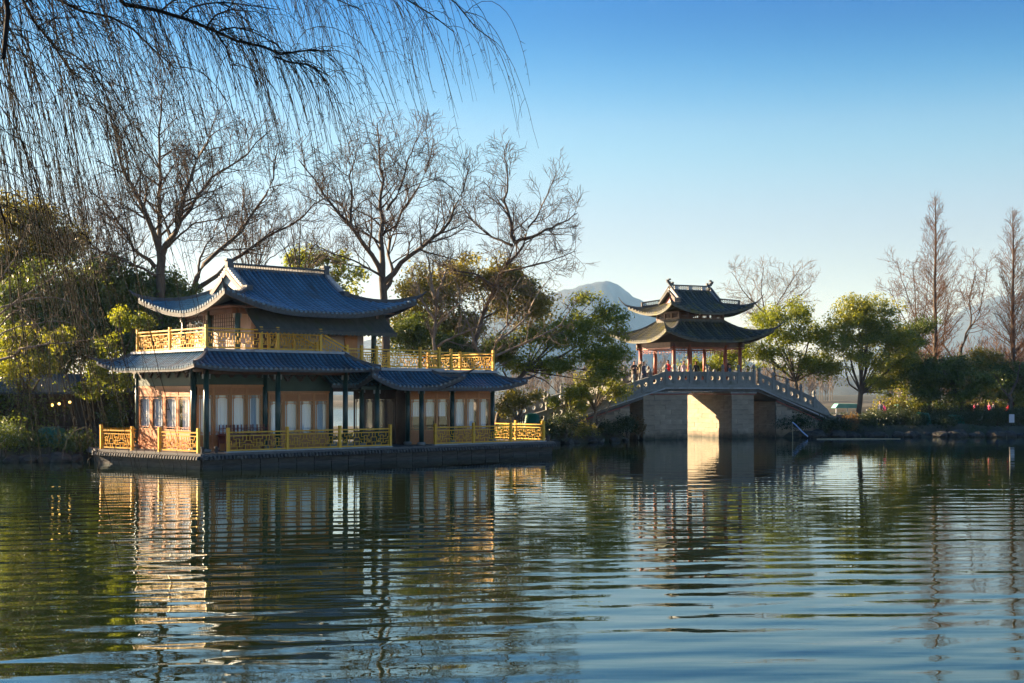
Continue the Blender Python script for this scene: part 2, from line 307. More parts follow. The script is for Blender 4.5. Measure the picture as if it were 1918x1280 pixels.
# ------------------------------------------------------------------ water, land, hills
tag(MB().poly([(-4800, -30, 0), (4800, -30, 0), (4800, 6300, 0), (-4800, 6300, 0)]).build('lake_water', 'water'), kind='structure')
def noise2(x, y, seed=0):                                   # cheap smooth value noise
    rs = np.random.RandomState(seed); t = rs.rand(64, 64)
    xi = np.floor(x).astype(int); yi = np.floor(y).astype(int); fx = x - xi; fy = y - yi
    fx = fx * fx * (3 - 2 * fx); fy = fy * fy * (3 - 2 * fy); g = lambda a, b: t[a % 64, b % 64]
    return (g(xi, yi) * (1 - fx) + g(xi + 1, yi) * fx) * (1 - fy) + (g(xi, yi + 1) * (1 - fx) + g(xi + 1, yi + 1) * fx) * fy
def land(name, poly, h, slope=0.8, step=0.7, m='earth', seed=1):
    P = np.array(poly, float); lo = P.min(0) - 2; hi = P.max(0) + 2
    nx = int((hi[0] - lo[0]) / step) + 2; ny = int((hi[1] - lo[1]) / step) + 2
    X, Y = np.meshgrid(lo[0] + np.arange(nx) * step, lo[1] + np.arange(ny) * step)
    inside = np.zeros(X.shape, bool); dist = np.full(X.shape, 1e9)
    for i in range(len(P)):
        a, b = P[i], P[(i + 1) % len(P)]; d = b - a
        t = np.clip(((X - a[0]) * d[0] + (Y - a[1]) * d[1]) / (d @ d), 0, 1)
        dist = np.minimum(dist, np.hypot(X - a[0] - t * d[0], Y - a[1] - t * d[1]))
        c = (a[1] > Y) != (b[1] > Y)
        if d[1]: inside ^= c & (X < d[0] * (Y - a[1]) / d[1] + a[0])
    s = np.where(inside, dist, -dist) + (noise2(X * .6, Y * .6, seed) - .5) * 0.8
    Z = np.clip(s * slope, -0.6, h) + (noise2(X * .35, Y * .35, seed + 5) - .5) * 0.3 * (s > 0.5)
    V = np.stack([X, Y, Z], -1).reshape(-1, 3); idx = np.arange(nx * ny).reshape(ny, nx)
    F = np.stack([idx[:-1, :-1], idx[:-1, 1:], idx[1:, 1:], idx[1:, :-1]], -1).reshape(-1, 4)
    F = F[(V[F, 2].max(1) > -0.55)]
    return tag(link(name, npmesh(name, V, F, m, smooth=True)), kind='structure')
land('island_bank', [(-75, 52), (-40, 57), (-24, 62.3), (-20.5, 64.5), (-12, 72.5), (-3.5, 79.5), (1.5, 82.5), (5, 86.5), (8.7, 91), (5.5, 97.5), (-2, 97), (-20, 101), (-75, 108)], 0.75)
land('causeway_bank', [(20.6, 96.3), (24, 97.3), (34, 97.6), (60, 98), (110, 100), (110, 118), (40, 114), (24, 110), (17.8, 103)], 0.85, seed=4)
land('near_bank', [(-30, -20), (30, -20), (30, 2.0), (2, 4.5), (-4.3, 6.8), (-30, 12)], 1.5, seed=9)
land('far_shore', [(-900, 520), (-300, 470), (0, 440), (200, 430), (700, 400), (1500, 420), (1500, 700), (-900, 700)], 2.0, slope=0.1, step=14, m='hill', seed=11)
def hill(name, ridge, Y, depth, seed, m='hill', step=5):      # ridge: photo (px, py) outline, raised at distance Y
    pts = [at(px, py, Y) for px, py in ridge]; xs = np.array([p.x for p in pts]); zs = np.array([max(p.z, 0) for p in pts])
    X = np.arange(xs[0], xs[-1], step); ridgez = np.interp(X, xs, zs)
    ny = 26; ys = np.linspace(-1, 1, ny); GX, GY = np.meshgrid(X, ys); prof = np.cos(GY * math.pi / 2) ** 0.9
    wob = (noise2(GX / (Y * .06), GY * 4 + 9, seed) - .5)
    Z = np.interp(GX, X, ridgez) * prof * (1 + 0.35 * wob * (np.abs(GY) > .04)) + (noise2(GX / (Y * .012), GY * 26 + 30, seed + 1) - .5) * Y * .0035 * prof ** .3 + (noise2(GX / (Y * .004), GY * 50 + 60, seed + 2) - .5) * Y * .0030 * prof ** .3
    Yv = Y + GY * depth + wob * depth * .2
    V = np.stack([GX, Yv, np.maximum(Z - 2, -2)], -1).reshape(-1, 3); idx = np.arange(GX.size).reshape(GX.shape)
    F = np.stack([idx[:-1, :-1], idx[:-1, 1:], idx[1:, 1:], idx[1:, :-1]], -1).reshape(-1, 4)
    return tag(link(name, npmesh(name, V, F, m, smooth=True)), kind='structure')
hill('hill', [(300, 735), (500, 699), (700, 649), (860, 594), (960, 565), (1030, 550), (1070, 544), (1100, 542), (1123, 541), (1137, 544), (1155, 552), (1174, 564), (1195, 578), (1260, 621), (1330, 659), (1450, 699), (1560, 721), (1680, 735)], 4200, 900, 3, step=12)
hill('hill', [(1480, 735), (1580, 690), (1680, 648), (1760, 612), (1830, 583), (1880, 566), (1940, 556), (2050, 575), (2300, 640), (2600, 735)], 5200, 1100, 7, step=18)
hill('hill', [(900, 735), (1050, 708), (1200, 690), (1350, 694), (1500, 700), (1620, 704), (1760, 690), (1950, 676), (2300, 735)], 1900, 320, 12, step=7)
hz = MB().box(-5200, 5200, -70, 6600, -4, 480).build('haze', 'water'); hz.data.materials.clear()
m, nt, out = newmat('haze_air'); pv = N(nt, 'ShaderNodeVolumePrincipled'); pv.inputs['Color'].default_value = (0.30, 0.58, 1.0, 1); pv.inputs['Absorption Color'].default_value = (1, 1, 1, 1); pv.inputs['Density'].default_value = 0.00010; pv.inputs['Anisotropy'].default_value = 0.2
nt.links.new(pv.outputs[0], out.inputs['Volume']); hz.data.materials.append(m); tag(hz, 'pale blue haze over the far lake', 'haze', kind='stuff')

# ------------------------------------------------------------------ curved tile roofs
def roof(parent, name, rect, zE, prof, Dfull, Ds, lift, RR, E, sides, pitch, tr, tm, bm_, rows=(), gable=None, label=None, fascia=0.2, under='brown_beam', cull=None):
    """rect u0,u1,v0,v1 of the eave; prof(d) height above eave; Ds hip depth; Dfull depth of f/b slopes; sides: subset of 'flbr'; lift: dict corner->height"""
    u0, u1, v0, v1 = rect
    S = {'f': ((u0, v0), (1, 0), (0, 1), u1 - u0, 'fl', 'fr'), 'b': ((u1, v1), (-1, 0), (0, -1), u1 - u0, 'br', 'bl'),
         'l': ((u0, v1), (0, -1), (1, 0), v1 - v0, 'bl', 'fl'), 'r': ((u1, v0), (0, 1), (-1, 0), v1 - v0, 'fr', 'br')}
    def P(k, x, d, off=0.0):
        (cx, cyy), A, Nn, L, ca, cb = S[k]
        if x <= L / 2: c, sg, lf = x, 1, lift.get(ca, 0)
        else: c, sg, lf = L - x, -1, lift.get(cb, 0)
        Dm = max(Ds, 1e-3)
        g_ = max(0.0, 1 - max(c, 0) / RR) ** 2 * max(0.0, 1 - d / Dm); e = E * g_ * (lf > 0)
        cc = c - e; xx = cc if sg > 0 else L - cc; dd = d - e
        return Vector((cx + A[0] * xx + Nn[0] * dd, cyy + A[1] * xx + Nn[1] * dd, zE + prof(d) + lf * g_ + off))
    def dmax(k, x):
        L = S[k][3]; c = min(x, L - x)
        ca, cb = S[k][4], S[k][5]
        full = Dfull if k in 'fb' else Ds
        return full if c >= Ds else min(c, full)
    part = None; base = MB(); fas = MB()
    for k in sides:
        L = S[k][3]
        xs = sorted(set([0.0, L] + [Ds - 1e-4, Ds + 1e-4, L - Ds - 1e-4, L - Ds + 1e-4] + list(np.linspace(0, L, 22))))
        xs = [x for x in xs if 0 <= x <= L]; nd = 9
        top = [[P(k, x, dmax(k, x) * j / (nd - 1)) for j in range(nd)] for x in xs]
        bot = [[P(k, x, dmax(k, x) * j / (nd - 1), -0.13) for j in range(nd)] for x in xs]
        base.grid([list(reversed(r_)) for r_ in top]); base.grid(bot)
        Nn = Vector((S[k][2][0], S[k][2][1], 0))
        xe = np.linspace(0, L, 40)
        fas.grid([[P(k, x, 0, 0.03) - Nn * 0.03, P(k, x, 0, -fascia) - Nn * 0.02] for x in xe])
        fas.grid([[P(k, x, 0, -fascia) - Nn * 0.02, P(k, x, 0, -fascia) + Nn * 0.10, P(k, x, 0, -0.1) + Nn * 0.1] for x in xe])
    part = base.build(name, bm_, parent)
    if label: part['label'] = label
    fas.build('eave_board', 'eave_edge' if tm == 'roof_tile' else tm, part)
    for k in rows:
        L = S[k][3]; A = Vector((S[k][1][0], S[k][1][1], 0)); n = int(L / pitch); Nn = Vector((S[k][2][0], S[k][2][1], 0))
        for i in range(n):
            x = (i + 0.5) * L / n; dm = dmax(k, x)
            if dm < 0.12: continue
            if cull and cull(k, x): continue
            seg = 6 if dm > 1.5 else 4; mb = MB(); rws = []
            for j in range(seg + 1):
                p = P(k, x, dm * j / seg); 
                if j == 0: p = p - Nn * 0.06
                rws.append([p + A * (tr * math.cos(t)) + Vector((0, 0, tr * math.sin(t) * 1.15 + 0.008)) for t in (0, math.pi / 3, 2 * math.pi / 3, math.pi)])
            mb.grid([list(reversed(r_)) for r_ in rws]); mb.poly([rws[0][0], rws[0][1], rws[0][2], rws[0][3], rws[0][3] - Vector((0, 0, .05)), rws[0][0] - Vector((0, 0, .05))])
            mb.build('tile_row', tm, part, smooth=False)
    return part, P, dmax, S
def hipline(P, k, start, Ds, L, n=9):           # points up the hip from the eave corner of side k ('start' or 'end')
    out = []
    for j in range(n):
        d = Ds * j / (n - 1); out.append(P(k, d if start else L - d, d))
    return out
def ridge_beam(mb, pts, w, h, lift=0.0):
    for a, b in zip(pts[:-1], pts[1:]): mb.bar(a + Vector((0, 0, h / 2 + lift)), b + Vector((0, 0, h / 2 + lift)) + (b - a) * 0.04, w, h)
def horn(mb, tip, direc, length, rise, r):       # curled corner horn
    direc = Vector(direc).normalized(); n = 7
    pts = [tip + direc * (length * (j / n)) + Vector((0, 0, rise * (j / n) ** 2)) for j in range(n + 1)]
    mb.tube(pts, [r * (1 - 0.8 * j / n) + 0.012 for j in range(n + 1)], 5)

# ------------------------------------------------------------------ railings with fretwork
PATS = [[(0, 2.6), (1, 2.6), (1, 1.4), (2.4, 1.4), (2.4, 3.2), (3.4, 3.2), (3.4, 2.0), (5, 2.0), (5, 2.6), (6, 2.6)],
        [(0, 1.0), (1.7, 1.0), (1.7, 2.0), (3.4, 2.0)], [(3.4, 2.0), (3.4, 0.8), (4.4, 0.8), (4.4, 1.4), (6, 1.4), (6, 1.0)],
        [(0.5, 4), (0.5, 2.6)], [(1.7, 4), (1.7, 3.0), (2.4, 3.0)], [(4.4, 4), (4.4, 2.8), (3.4, 2.8)], [(5.5, 4), (5.5, 2.6)],
        [(0.6, 0), (0.6, 1.0)], [(2.7, 0), (2.7, 0.8), (3.4, 0.8)], [(5.2, 0), (5.2, 1.4)], [(1.7, 1.0), (2.7, 1.0)]]
def fretwork(mb, A, B, h0, h1, bw=0.026, cell=0.92):
    A = Vector(A); B = Vector(B); L = (B - A).length; n = max(1, round(L / cell))
    f = lambda i, p: A + (B - A) * ((i + p[0] / 6.0) / n) + Vector((0, 0, h0 + (h1 - h0) * p[1] / 4.0))
    for i in range(n):
        for pl in PATS:
            pl = [((6 - p[0]), p[1]) for p in pl] if i % 2 else pl
            for p, q in zip(pl[:-1], pl[1:]): mb.bar(f(i, p), f(i, q), bw)
def railing(parent, pts, mpost, H=1.08, label=None, first=True, last=True):
    mb = MB()
    for A, B in zip(pts[:-1], pts[1:]):
        A = Vector(A); B = Vector(B); up = lambda h: Vector((0, 0, h))
        mb.bar(A + up(H - 0.17), B + up(H - 0.17), 0.075, 0.06)
        mb.bar(A + up(H - 0.33), B + up(H - 0.33), 0.045, 0.045); mb.bar(A + up(0.10), B + up(0.10), 0.05, 0.06)
    o = mb.build('railing', 'yellow', parent)
    if label: o['label'] = label
    for A, B in zip(pts[:-1], pts[1:]):
        mb = MB(); fretwork(mb, A, B, 0.13, H - 0.35); mb.build('fretwork', 'yellow', o)
    for i, p in enumerate(pts):
        if (i == 0 and not first) or (i == len(pts) - 1 and not last): continue
        link('post', mpost, o, p)
    return o

# ------------------------------------------------------------------ the pavilion boat
BC = Vector((-13.7, 56.3, 0)); BA = R(42)
boat = thing('pavilion_boat', BC, BA, 'two-storey wooden pavilion boat with blue-grey tiled roofs and yellow fretwork railings', 'boat')
post_me = MB().box(-.06, .06, -.06, .06, 0, 0.99).box(-.075, .075, -.075, .075, 0.985, 1.0).box(-.062, .062, -.062, .062, 0.998, 1.12).mesh('rail_post', 'yellow')
DZ = 0.68
# hull: a dark core, stone blocks round it, deck slab with a row of rounded edge tiles
left_end = (-1.4, 7.8)
out_poly = [(0, 0), (21.7, 0), (22.1, 0.5), (22.1, 10.5), (-0.6, 10.5), left_end]
def inset(poly, d):
    n = len(poly); res = []
    for i in range(n):
        a, b, c = Vector(poly[i - 1]), Vector(poly[i]), Vector(poly[(i + 1) % n]); e1 = (b - a).normalized(); e2 = (c - b).normalized()
        n1 = Vector((-e1.y, e1.x)); n2 = Vector((-e2.y, e2.x)); k = (n1 + n2); k = k / max(0.3, (1 + n1.dot(n2))); res.append(tuple(b + k * d))
    return res
MB().prism([(x, y, -0.5) for x, y in inset(out_poly, 0.34)], (0, 0, 0.95)).build('hull', 'pier_core', boat)
hull = boat.children[0]
MB().prism([(x, y, 0.46) for x, y in out_poly], (0, 0, 0.14)).prism([(x, y, 0.6) for x, y in inset(out_poly, 0.07)], (0, 0, 0.078)).build('deck', 'deck_stone', boat)
deckp = boat.children[-1]
et = MB()
for i in ((0, 1), (5, 0)):
    a, b = Vector(out_poly[i[0]]), Vector(out_poly[i[1]]); L = (b - a).length; n = int(L / 0.19); e = (b - a).normalized(); nn = Vector((e.y, -e.x))
    for j in range(n):
        p = a + e * ((j + .5) * L / n); c = p + nn * 0.03
        et.tube([(c.x - nn.x * 0.16, c.y - nn.y * 0.16, 0.55), (c.x + nn.x * 0.05, c.y + nn.y * 0.05, 0.49), (c.x + nn.x * 0.07, c.y + nn.y * 0.07, 0.40)], [0.085, 0.085, 0.07], 6)
tag(et.build('edge_tiles', 'hull_stone', deckp), kind='stuff')
random.seed(5)
for (a, b), rows_ in (((0, 1), 2), ((5, 0), 2), ((1, 2), 2)):
    ins = inset(out_poly, 0.26); a, b = Vector(ins[a]), Vector(ins[b]); L = (b - a).length; n = max(1, int(L / 0.95)); ang = math.atan2((b - a).y, (b - a).x); e = (b - a).normalized()
    for r_ in range(rows_):
        for j in range(n):
            t0 = (j + 0.5 * (r_ % 2) * 0) * L / n; c = a + e * (t0 + L / n / 2)
            o = block('hull_block', 0, 1, 0, 1, 0, 1, 'hull_stone', hull); o.location = (c.x, c.y, -0.12 + r_ * 0.26 + 0.13); o.scale = (L / n - 0.035, 0.14 + random.random() * .03, 0.245); o.rotation_euler[2] = ang
# zinc strips under the railings
for a, b in (((1.45, 0.35), (10.7, 0.35)), ((13.35, 0.35), (21.2, 0.35))):
    MB().box(a[0], b[0], 0.22, 0.48, DZ + 0.002, DZ + 0.05).build('rail_kerb', 'zinc', deckp)
railing(boat, [(u, 0.35, DZ) for u in (1.57, 4.66, 7.6, 10.61)], post_me)
railing(boat, [(u, 0.35, DZ) for u in (13.46, 16.03, 18.67, 21.09)], post_me)
railing(boat, [(21.55, 0.9, DZ), (21.6, 3.2, DZ), (21.6, 5.8, DZ), (21.6, 8.6, DZ)], post_me)
le = Vector(left_end) ; ln = Vector((0.98, 0.2))
lp = lambda t: (left_end[0] * t + 0.36, left_end[1] * t + 0.12, DZ)
railing(boat, [lp(0.07), lp(0.42)], post_me)
railing(boat, [lp(0.68), lp(0.985)], post_me)
railing(boat, [lp(0.985), (0.0, 10.1, DZ), (3.0, 10.1, DZ)], post_me, first=False)
railing(boat, [(-0.2, 7.2, DZ), (0.6, 7.55, DZ)], post_me, first=False, last=False)
for p in ((0.25, 0.25), (0.95, 0.3), (21.3, 0.3), (21.55, 0.45)):
    MB().lathe((p[0], p[1], DZ), [(0.07, 0), (0.07, 0.22), (0.09, 0.24), (0.09, 0.29), (0.05, 0.31)], 10).build('mooring_bollard', 'black_iron', boat)
# columns
def column(u, v, z0, z1, r=0.13, m='green_paint', stone=True):
    o = MB().tube([(0, 0, 0), (0, 0, z1 - z0)], [r, r * 0.95], 14).build('column', m, boat, (u, v, z0), smooth=True)
    if stone: MB().lathe((0, 0, 0), [(r + .06, 0), (r + .10, .06), (r + .09, .13), (r + .02, .17)], 14).build('column_base', 'bal_stone', o, smooth=True)
    for s in (-1, 1): MB().box(s * (r + .035) - .03, s * (r + .035) + .03, -.04, .04, z1 - z0 - 0.42, z1 - z0 - 0.2).build('bracket_end', 'zinc', o)
    return o
for u, v, zt in ((.78, .9, 4.42), (4.5, .9, 4.42), (8.3, .9, 4.42), (10.2, .9, 3.75), (13.0, .9, 3.75)): column(u, v, DZ, zt)
for u, v, zt in ((.78, 2.1, 4.5), (4.47, 2.0, 4.5), (8.2, 2.0, 4.5), (12.95, 2.0, 3.8), (15.9, 1.95, 3.8), (18.75, 1.95, 3.8), (.78, 7.7, 4.5), (10.05, 2.0, 3.8)): column(u, v, DZ, zt, 0.125)
# beams under the eaves
def beam(p, q, w, h, m='green_paint', name='beam'): return MB().bar(p, q, w, h).build(name, m, boat)
beam((.6, .9, 4.33), (8.5, .9, 4.33), .16, .22, 'brown_beam'); beam((.78, .8, 4.42), (.78, 8.2, 4.42), .16, .2, 'brown_beam')
beam((9.2, .9, 3.62), (14.2, .9, 3.62), .16, .2); beam((12.9, 1.95, 3.62), (19.2, 1.95, 3.62), .16, .2); beam((8.3, 2.0, 3.55), (10.1, 2.0, 3.55), .16, .25, 'dark_wood')
# door and window panels
def panel(origin, ax, w, z0, z1, nrm, low=0.75, glass_bottom=None, half=False, dark=False):
    """one glazed leaf: origin on the wall line, ax along it, nrm outward"""
    ax = Vector((ax[0], ax[1], 0)); nr = Vector((nrm[0], nrm[1], 0)); o = Vector((origin[0], origin[1], 0))
    mw = 'dark_wood' if dark else 'wood'; st = 0.075; top = z1 - 0.34; gb = z0 + low
    def bx(mb, a0, a1, n0, n1, h0, h1):
        P = [o + ax * a + nr * n + Vector((0, 0, h)) for h in (h0, h1) for a, n in ((a0, n1), (a1, n1), (a1, n0), (a0, n0))]
        mb.quadbox(P)
    mb = MB(); bx(mb, 0.005, st, -.03, .03, z0, z1); bx(mb, w - st, w - .005, -.03, .03, z0, z1)
    for h0, h1 in ((z1 - .06, z1), (top - .06, top), (gb - .06, gb), (z0, z0 + .07)): bx(mb, st, w - st, -.028, .028, h0, h1)
    d = mb.build('door_leaf', mw, boat)
    for h0, h1, k0, k1, dx in ((top, z1 - .06, top + .05, z1 - .11, .07), (z0 + .07, gb - .06, z0 + .13, gb - .12, .06)):
        mb = MB(); bx(mb, st, w - st, -.018, .008, h0, h1); bx(mb, st + dx, w - st - dx, .006, .018, k0, k1)
        mb.build('carved_panel', 'dark_wood' if dark else 'wood_panel', d)
    mb = MB(); b = .032; i = 0.075; k = 0.15                # corner fret lines over the pane
    x0, x1, y0, y1 = st, w - st, gb, top - .06
    def ln(p, q): mb.bar(o + ax * p[0] + nr * .012 + Vector((0, 0, p[1])), o + ax * q[0] + nr * .012 + Vector((0, 0, q[1])), b, .022)
    ln((x0 + i, y0), (x0 + i, y1)); ln((x1 - i, y0), (x1 - i, y1)); ln((x0, y1 - i - .02), (x1, y1 - i - .02)); ln((x0, y0 + i + .02), (x1, y0 + i + .02))
    for sx, xx in ((1, x0), (-1, x1)):
        for sy, yy in ((-1, y1), (1, y0)):
            ln((xx, yy + sy * k), (xx + sx * k, yy + sy * k)); ln((xx + sx * k, yy + sy * k), (xx + sx * k, yy))
    mb.build('lattice', mw, d)
    P = [o + ax * a + Vector((0, 0, h)) for h in (gb, top - .06) for a in (st, w - st)]
    MB().poly([P[0], P[1], P[3], P[2]]).build('pane', 'glass', d)
    if not dark:
        rc = random.Random(int(origin[0] * 91 + origin[1] * 57)); cz = gb + (top - gb) * (0.42 if half else rc.choice((0, 0, .03, .1))); rws = []
        ta, tb = rc.choice(((0, 1), (0, 1), (0, .8), (.18, 1), (0, 1)))
        for h in (cz, top - .05):
            rws.append([o + ax * (st * .6 + (w - st * 1.2) * t) - nr * (.12 + .025 * math.sin(t * 26 + origin[0] * 7)) + Vector((0, 0, h)) for t in np.linspace(ta, tb, 15)])
        MB().grid(rws).build('curtain', 'curtain', d)
    return d
def leafrow(u0, u1, v, z1, n, half=False, dark=False):
    w = (u1 - u0) / n
    for i in range(n): panel((u0 + i * w, v), (1, 0), w, DZ, z1, (0, -1), half=half and i < n, dark=dark)
    MB().box(u0 - .05, u1 + .05, v - .05, v + .05, z1 + .001, z1 + .09).build('door_header', 'wood' if not dark else 'dark_wood', boat)
leafrow(0.93, 4.33, 2.0, 3.66, 4); leafrow(4.63, 8.06, 2.0, 3.36, 4); leafrow(13.1, 15.76, 2.0, 3.42, 3, half=True); leafrow(16.04, 18.62, 2.0, 3.42, 3)
leafrow(10.2, 12.85, 2.9, 3.45, 4, dark=True)
for i in range(4):                                                # left side windows
    w = (7.56 - 2.25) / 4; panel((0.78, 7.56 - i * w), (0, -1), w, DZ, 3.6, (-1, 0), low=0.98)
MB().box(.73, .83, 2.2, 7.6, 3.601, 3.69).build('door_header', 'wood', boat)
mb = MB(); fretwork(mb, (0.70, 7.5, DZ), (0.70, 2.3, DZ), 0.1, 0.55, 0.022, 0.8); mb.build('sill_fretwork', 'wood', boat)
# frieze walls with brackets
def frieze(x0, x1, y0, y1, z0, z1, m='green_wall'): return MB().box(x0, x1, y0, y1, z0, z1).build('frieze', m, boat)
fz = [frieze(.9, 4.4, 1.96, 2.04, 3.76, 4.5), frieze(4.56, 8.15, 1.96, 2.04, 3.46, 4.5), frieze(.74, .82, 2.2, 7.62, 3.70, 4.5), frieze(12.95, 18.7, 1.97, 2.03, 3.52, 3.85), frieze(10.1, 12.95, 2.87, 2.93, 3.55, 4.2, 'dark_wood')]
def bracket(mb, p, ax, nr, s=1.0):
    ax = Vector((*ax, 0)); nr = Vector((*nr, 0)); p = Vector(p)
    for a, z, l in ((0, 0, .05), (0, .1, .14), (0, .2, .24)):
        mb.bar(p + ax * (-l * s) + nr * .05 + Vector((0, 0, z * s)), p + ax * (l * s) + nr * .05 + Vector((0, 0, z * s)), .09, .05)
        for q in (-l, l): mb.bar(p + ax * (q * s) + nr * .05 + Vector((0, 0, z * s)), p + ax * (q * s) + nr * .05 + Vector((0, 0, (z + .1) * s)), .09, .07)
for i in range(5): mb = MB(); bracket(mb, (1.2 + i * .72, 1.96, 4.1), (1, 0), (0, -1)); mb.build('bracket', 'dark_wood', fz[0])
for i in range(5): mb = MB(); bracket(mb, (4.95 + i * .72, 1.96, 3.95), (1, 0), (0, -1)); mb.build('bracket', 'dark_wood', fz[1])
for i in range(6): mb = MB(); bracket(mb, (0.74, 2.6 + i * .9, 4.1), (0, 1), (-1, 0)); mb.build('bracket', 'dark_wood', fz[2])
# back and inner walls (open passage between u 8.3 and 10)
wb = MB(); wb.box(.78, 8.2, 7.62, 7.74, DZ, 4.5).box(8.12, 8.2, 2.05, 7.6, DZ, 4.5).box(14.0, 14.1, 3.0, 7.6, DZ, 3.9).box(14.0, 18.7, 7.62, 7.74, DZ, 3.9).box(18.68, 18.76, 2.05, 7.6, DZ, 3.9).box(12.9, 13.0, 2.1, 2.9, DZ, 3.9)
wb.build('inner_wall', 'dark_wood', boat)
MB().box(8.2, 14.0, 1.9, 7.7, 3.56, 3.66).build('passage_ceiling', 'dark_wood', boat)
MB().box(.9, 8.1, 2.2, 7.6, 4.5, 4.56).build('ceiling', 'dark_wood', boat)
MB().box(8.5, 9.2, 1.55, 1.9, 3.72, 4.05).build('air_unit', 'zinc', boat)
# terrace floors
MB().box(.66, 8.45, .78, 7.9, 5.19, 5.33).build('terrace_floor', 'zinc', boat)
MB().box(8.46, 14.3, .82, 7.9, 4.46, 4.60).box(14.301, 18.95, 1.82, 7.9, 4.44, 4.575).build('lower_terrace_floor', 'zinc', boat)
# ---- roofs of the boat
pr1 = lambda H, D: (lambda d: H * (0.62 * (d / D) + 0.38 * (d / D) ** 2))
RT = dict(pitch=0.25, tr=0.070, tm='roof_tile', bm_='roof_base')
r1, P1, D1, S1 = roof(boat, 'lower_roof', (-.35, 9.1, -.35, 9.0), 4.47, pr1(.80, 1.1), 1.1, 1.1, dict(fl=.16, fr=.10, bl=.42), 2.2, .25, 'flr', rows='flr', fascia=.14, cull=lambda k, x: k == 'r' and x > 1.9, **RT)
mb = MB()
for k, s_ in (('f', True), ('f', False), ('l', True)): ridge_beam(mb, hipline(P1, k, s_, 1.1, S1[k][3], 6), .13, .16)
horn(mb, P1('l', 0, 0) + Vector((0, 0, .1)), (-1, 1, .25), .55, .12, .08)
mb.build('hip_ridge', 'tile_ridge', r1)
r2, P2, D2, S2 = roof(boat, 'porch_roof', (9.05, 14.55, -.35, 4.0), 3.66, pr1(.84, 1.15), 1.15, 1.15, dict(fl=.66, fr=.66), 2.3, .2, 'flr', rows='flr', fascia=.2, cull=lambda k, x: (k == 'l' and x < 1.9) or (k == 'r' and x > 2.2), **RT)
mb = MB()
for s_ in (True, False): ridge_beam(mb, hipline(P2, 'f', s_, 1.15, S2['f'][3], 6), .13, .15)
horn(mb, P2('f', S2['f'][3], 0) + Vector((0, 0, .08)), (1, -1, .3), .42, .1, .07); horn(mb, P2('f', 0, 0) + Vector((0, 0, .08)), (-1, -1, .3), .3, .08, .07)
mb.build('hip_ridge', 'tile_ridge', r2)
r3, P3, D3, S3 = roof(boat, 'stern_roof', (13.2, 19.7, .80, 8.9), 3.66, pr1(.80, 1.15), 1.15, 1.15, dict(fr=.40), 2.2, .3, 'fr', rows='f', fascia=.2, cull=lambda k, x: x < 0.9, **RT)
mb = MB(); ridge_beam(mb, hipline(P3, 'f', False, 1.15, S3['f'][3], 6), .13, .15); horn(mb, P3('f', S3['f'][3], 0) + Vector((0, 0, .1)), (1, -1, .35), .6, .16, .08)
mb.build('hip_ridge', 'tile_ridge', r3)
rp, Pp, Dp, Sp = roof(boat, 'passage_roof', (7.6, 10.6, 1.05, 5.0), 3.78, pr1(.66, .95), .95, .02, {}, 1.0, 0, 'f', rows='f', fascia=.16, **RT)
mb = MB().box(.62, 8.2, .60, .76, 5.25, 5.36).box(.50, .66, .60, 7.9, 5.25, 5.36).box(8.5, 14.3, .64, .80, 4.48, 4.62).box(14.31, 18.9, 1.66, 1.8, 4.46, 4.585)
mb.build('gutter_strip', 'zinc', boat)
UZ = 7.22
UR = (1.75, 12.05, .72, 8.72); UD, UDS = 4.0, 2.35
ru, PU, DU, SU = roof(boat, 'upper_roof', UR, UZ, pr1(2.2, 4.0), UD, UDS, dict(fl=.86, fr=.86, bl=.86, br=.86), 4.2, .28, 'flbr', rows='fl', fascia=.24, under='red_wood', **RT)
rz0 = UZ + pr1(2.2, 4.0)(4.0); gz = UZ + pr1(2.2, 4.0)(UDS); vm = (UR[2] + UR[3]) / 2
mb = MB()
for k, s_ in (('f', True), ('f', False), ('b', True), ('b', False)): ridge_beam(mb, hipline(PU, k, s_, UDS, SU[k][3], 10), .15, .2)
for p, d_ in ((PU('f', 0, 0), (-1, -1, .3)), (PU('f', SU['f'][3], 0), (1, -1, .3)), (PU('l', 0, 0), (-1, 1, .3)), (PU('b', 0, 0), (1, 1, .3))): horn(mb, p + Vector((0, 0, .12)), d_, .5, .2, .09)
mb.build('hip_ridge', 'tile_ridge', ru)
ua, ub_ = UR[0] + UDS, UR[1] - UDS
mb = MB().box(ua - .1, ub_ + .1, vm - .09, vm + .09, rz0 - .05, rz0 + .10).box(ua - .1, ub_ + .1, vm - .10, vm + .10, rz0 + .24, rz0 + .31)
n = 60
for i in range(n): x = ua + (ub_ - ua) * (i + .5) / n; mb.box(x - .022, x + .022, vm - .04, vm + .04, rz0 + .10, rz0 + .24)
for x in (ua, ub_): mb.box(x - .16, x + .16, vm - .13, vm + .13, rz0 - .1, rz0 + .42).box(x - .22, x + .22, vm - .15, vm + .15, rz0 + .40, rz0 + .50)
mb.build('main_ridge', 'tile_ridge', ru)
